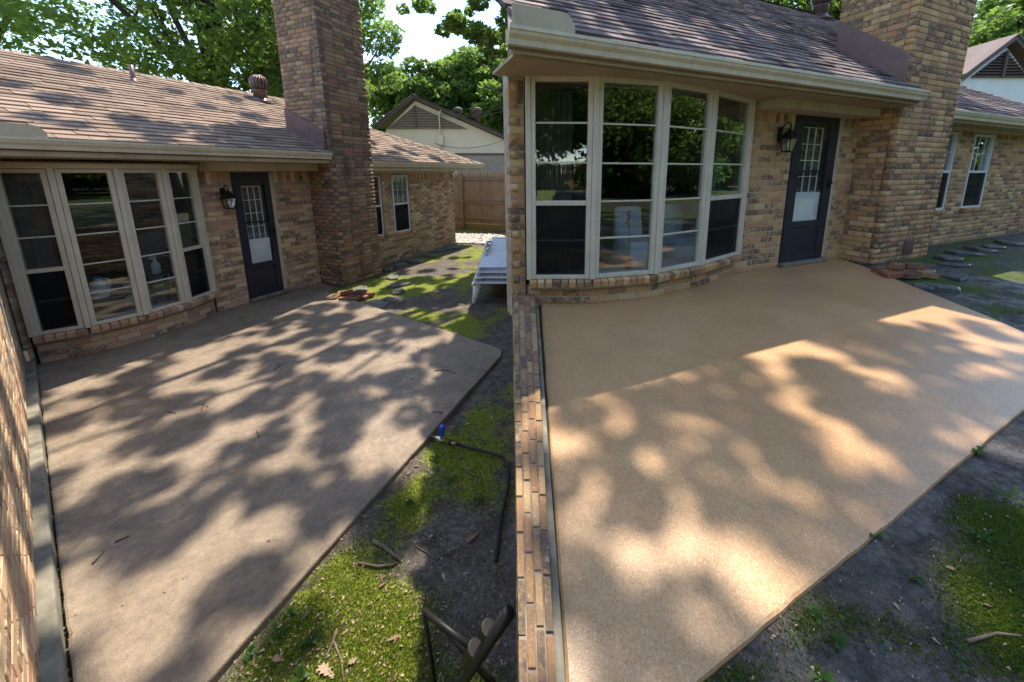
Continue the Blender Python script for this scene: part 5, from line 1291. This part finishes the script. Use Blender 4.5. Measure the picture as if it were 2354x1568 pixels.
def leaves_and_twigs():
    V, F = oak_leaf_mesh(); me = bpy.data.meshes.new('fallen_leaf'); me.from_pydata(V, [], F); me.materials.append(M['dead_leaf']); me.update()
    rg = random.Random(21)
    spots = [(760,842,'on grey patio near its middle'),(708,874,'on grey patio left of its middle'),(948,872,'green tinged on grey patio near its right corner'),(883,915,'on grey patio near its right corner, small'),(640,838,'among twigs on grey patio'),(763,1255,'pale lobed at front edge of grey patio'),(1085,1240,'large curled on moss near the hose'),(945,1065,'at edge of grey patio'),(940,1090,'just below patio edge pile'),(958,1075,'on soil beside patio edge'),(925,1080,'darkest of the pile at patio edge'),(1060,1050,'on moss below the hose'),(750,1545,'large tan at bottom, with long stem'),(815,1520,'near bottom left of canopy leg'),(880,1350,'on moss below the forked stick'),(1120,1130,'on moss right of hose'),(1075,975,'above the hose on moss'),(1040,900,'beside patio corner'),(990,1240,'on moss left of canopy leg'),(1020,1330,'on moss above canopy leg'),(1150,1300,'at right by the brick border'),(700,1420,'on dark soil by patio edge'),(115,1500,'pale in joint along the wing wall'),(640,1520,'on dark soil at bottom'),(905,1475,'beside left canopy strut'),(1130,960,'near terrace edge above hose'),(960,800,'on dirt at right patio edge'),(345,848,'small near the bow window'),(610,900,'on sunlit middle of grey patio'),(250,905,'small on left of grey patio')]
    for x, y, l in spots:
        q = at(x, y, 0); on = in_poly(q.x, q.y, LP)
        if not on: q = at(x, y, ZL); q.z = ground_z(q.x+SPL*q.y, q.y, False)
        o = link('fallen_leaf', me); s = rg.uniform(.035, .062); 
        if 'large' in l: s = .095
        if 'small' in l: s = .036
        if 'joint' in l: q.z = -.02
        o.location = (q.x, q.y, q.z+.008); o.scale = (s, s, s*.9); o.rotation_euler = (rg.uniform(-.25,.25), rg.uniform(-.25,.25), rg.uniform(0, 6.28)); tag(o, 'dry fallen leaf '+l, 'leaf', 'fallen leaves by the grey patio')
    for x, y, l in ((2180,1310,'at lower right on wet moss'),(2300,1105,'on wet moss near right edge'),(2060,1400,'on mud below front edge'),(2260,1395,'beside the curved twig'),(2320,1190,'on wet moss at far right'),(2225,1230,'on mud midway'),(2340,1075,'close to right picture edge'),(2150,1480,'at bottom right on wet moss')):
        q = at(x, y, ZR); q.z = ground_z(q.x+SPL*q.y, q.y, True); o = link('fallen_leaf', me); s = rg.uniform(.018, .032); o.location = (q.x, q.y, q.z+.006); o.scale = (s, s, s); o.rotation_euler = (rg.uniform(-.3,.3), rg.uniform(-.3,.3), rg.uniform(0, 6.28)); tag(o, 'small dry leaf '+l+' by tan patio', 'leaf', 'fallen leaves by the tan patio')
    tw = [([(858,1252),(880,1262),(905,1280),(919,1298),(905,1305),(870,1310),(824,1302)], 'forked pale stick on bright moss below grey patio', .011, 0),
          ([(775,1450),(765,1480),(748,1520)], 'straight thin stick at bottom by the large leaf', .006, 0), ([(768,1478),(785,1520),(790,1568)], 'dark thin twig beside the large leaf at bottom', .005, 0),
          ([(945,1245),(960,1262),(985,1275),(1002,1290)], 'thin twig on moss above canopy leg', .005, 0), ([(1065,1075),(1090,1092),(1105,1098)], 'short twig on moss below hose', .006, 0),
          ([(875,1325),(880,1345)], 'tiny straight twig below forked stick', .005, 0), ([(975,1232),(1000,1250)], 'grey twig between moss patches', .006, 0),
          ([(630,850),(640,842),(655,834)], 'dark twig on far middle of grey patio', .005, 1), ([(463,942),(468,928),(478,935)], 'bent twig on left middle of grey patio', .005, 1),
          ([(213,1295),(228,1280),(240,1265)], 'long dark twig on near left of grey patio', .006, 1), ([(265,1245),(282,1238),(297,1232)], 'twig with leaf bits on near left of grey patio', .005, 1),
          ([(590,990),(596,1004)], 'small twig on centre of grey patio', .004, 1), ([(1000,852),(1025,850),(1046,858)], 'thin curved twig near right corner of grey patio', .006, 1), ([(995,946),(1018,948)], 'thick short stick at front edge of grey patio', .007, 1), ([(385,945),(405,950)], 'short twig on left of grey patio', .004, 1)]
    for pts, l, r_, on in tw:
        P3 = [at(x, y, .006 if on else ZL) for x, y in pts]
        if not on:
            for q in P3: q.z = ground_z(q.x+SPL*q.y, q.y, False)+r_*.9
        b = P3[0].copy(); o = MB().tube([q-b for q in P3], [r_*(1-.5*i/len(P3)) for i in range(len(P3))], 6).build('twig', 'twig', None, True); o.location = b; tag(o, l, 'twig', 'twigs by the grey patio')
    P3 = [at(x, y, ZR) for x, y in ((2222,1480),(2250,1472),(2290,1462),(2345,1468))]
    for q in P3: q.z = ground_z(q.x+SPL*q.y, q.y, True)+.006
    b = P3[0].copy(); o = MB().tube([q-b for q in P3], [.005, .0045, .004, .0025], 6).build('twig', 'twig', None, True); o.location = b; tag(o, 'curved twig on wet moss at bottom right', 'twig')
leaves_and_twigs()
def weeds():
    rg = random.Random(31)
    L = [(640,1470,'spiky weed on dark soil at bottom of grey patio',.06,0,False),(572,1505,'small two leaf sprout at bottom by patio edge',.03,1,False),(667,1412,'tiny sprout on dark soil by patio edge',.03,1,False),(718,1475,'upright sprouts left of long stick',.04,1,False),(775,1215,'green sprout against front patio edge',.03,1,False),(1035,1110,'grass tuft on moss below the hose',.07,0,False),(1000,1055,'clover patch by hose coupling',.04,1,False),(1100,1155,'small grass tuft on moss at right',.04,0,False),(945,1160,'tiny sprout on moss left of grass tuft',.03,1,False),(690,1563,'leafy sprout at bottom picture edge',.04,1,False),
         (2250,1040,'leafy weed at front edge of tan patio',.04,1,True),(2315,1145,'broad weed tuft on mud at right',.05,0,True),(2255,1240,'thin grass tuft on mud at right',.04,0,True),(2010,1235,'tiny sprout by front edge of tan patio',.025,1,True),(1880,1425,'tiny sprout on mud at bottom',.025,1,True),(1935,1490,'two leaf sprout on mud at bottom',.025,1,True),(2100,1330,'bright tiny sprout on wet moss',.025,1,True),(1885,1555,'pale sprout at bottom picture edge',.03,1,True)]
    for x, y, l, s, kind, right in L:
        z = ZR if right else ZL; q = at(x, y, z); q.z = ground_z(q.x+SPL*q.y, q.y, right); root = empty('weed', q); tag(root, l, 'weed', 'weeds by the tan patio' if right else 'weeds by the grey patio')
        n = 14 if kind == 0 else 7
        for k in range(n):
            a = rg.uniform(0, 6.28); ln = s*rg.uniform(.7, 1.5); d = Vector((math.cos(a), math.sin(a), 0)); sd = Vector((-d.y, d.x, 0)); w = .004 if kind == 0 else s*.28
            up = Vector((0, 0, 1)); m = MB().add([sd*w*.4, -sd*w*.4, d*ln*.5+up*ln*.5-sd*w, d*ln*.5+up*ln*.5+sd*w, d*ln+up*ln*(.35 if kind else .6)], [(0,1,2,3),(3,2,4)]); m.build('blade' if kind == 0 else 'leaf', 'weed', root)
weeds()
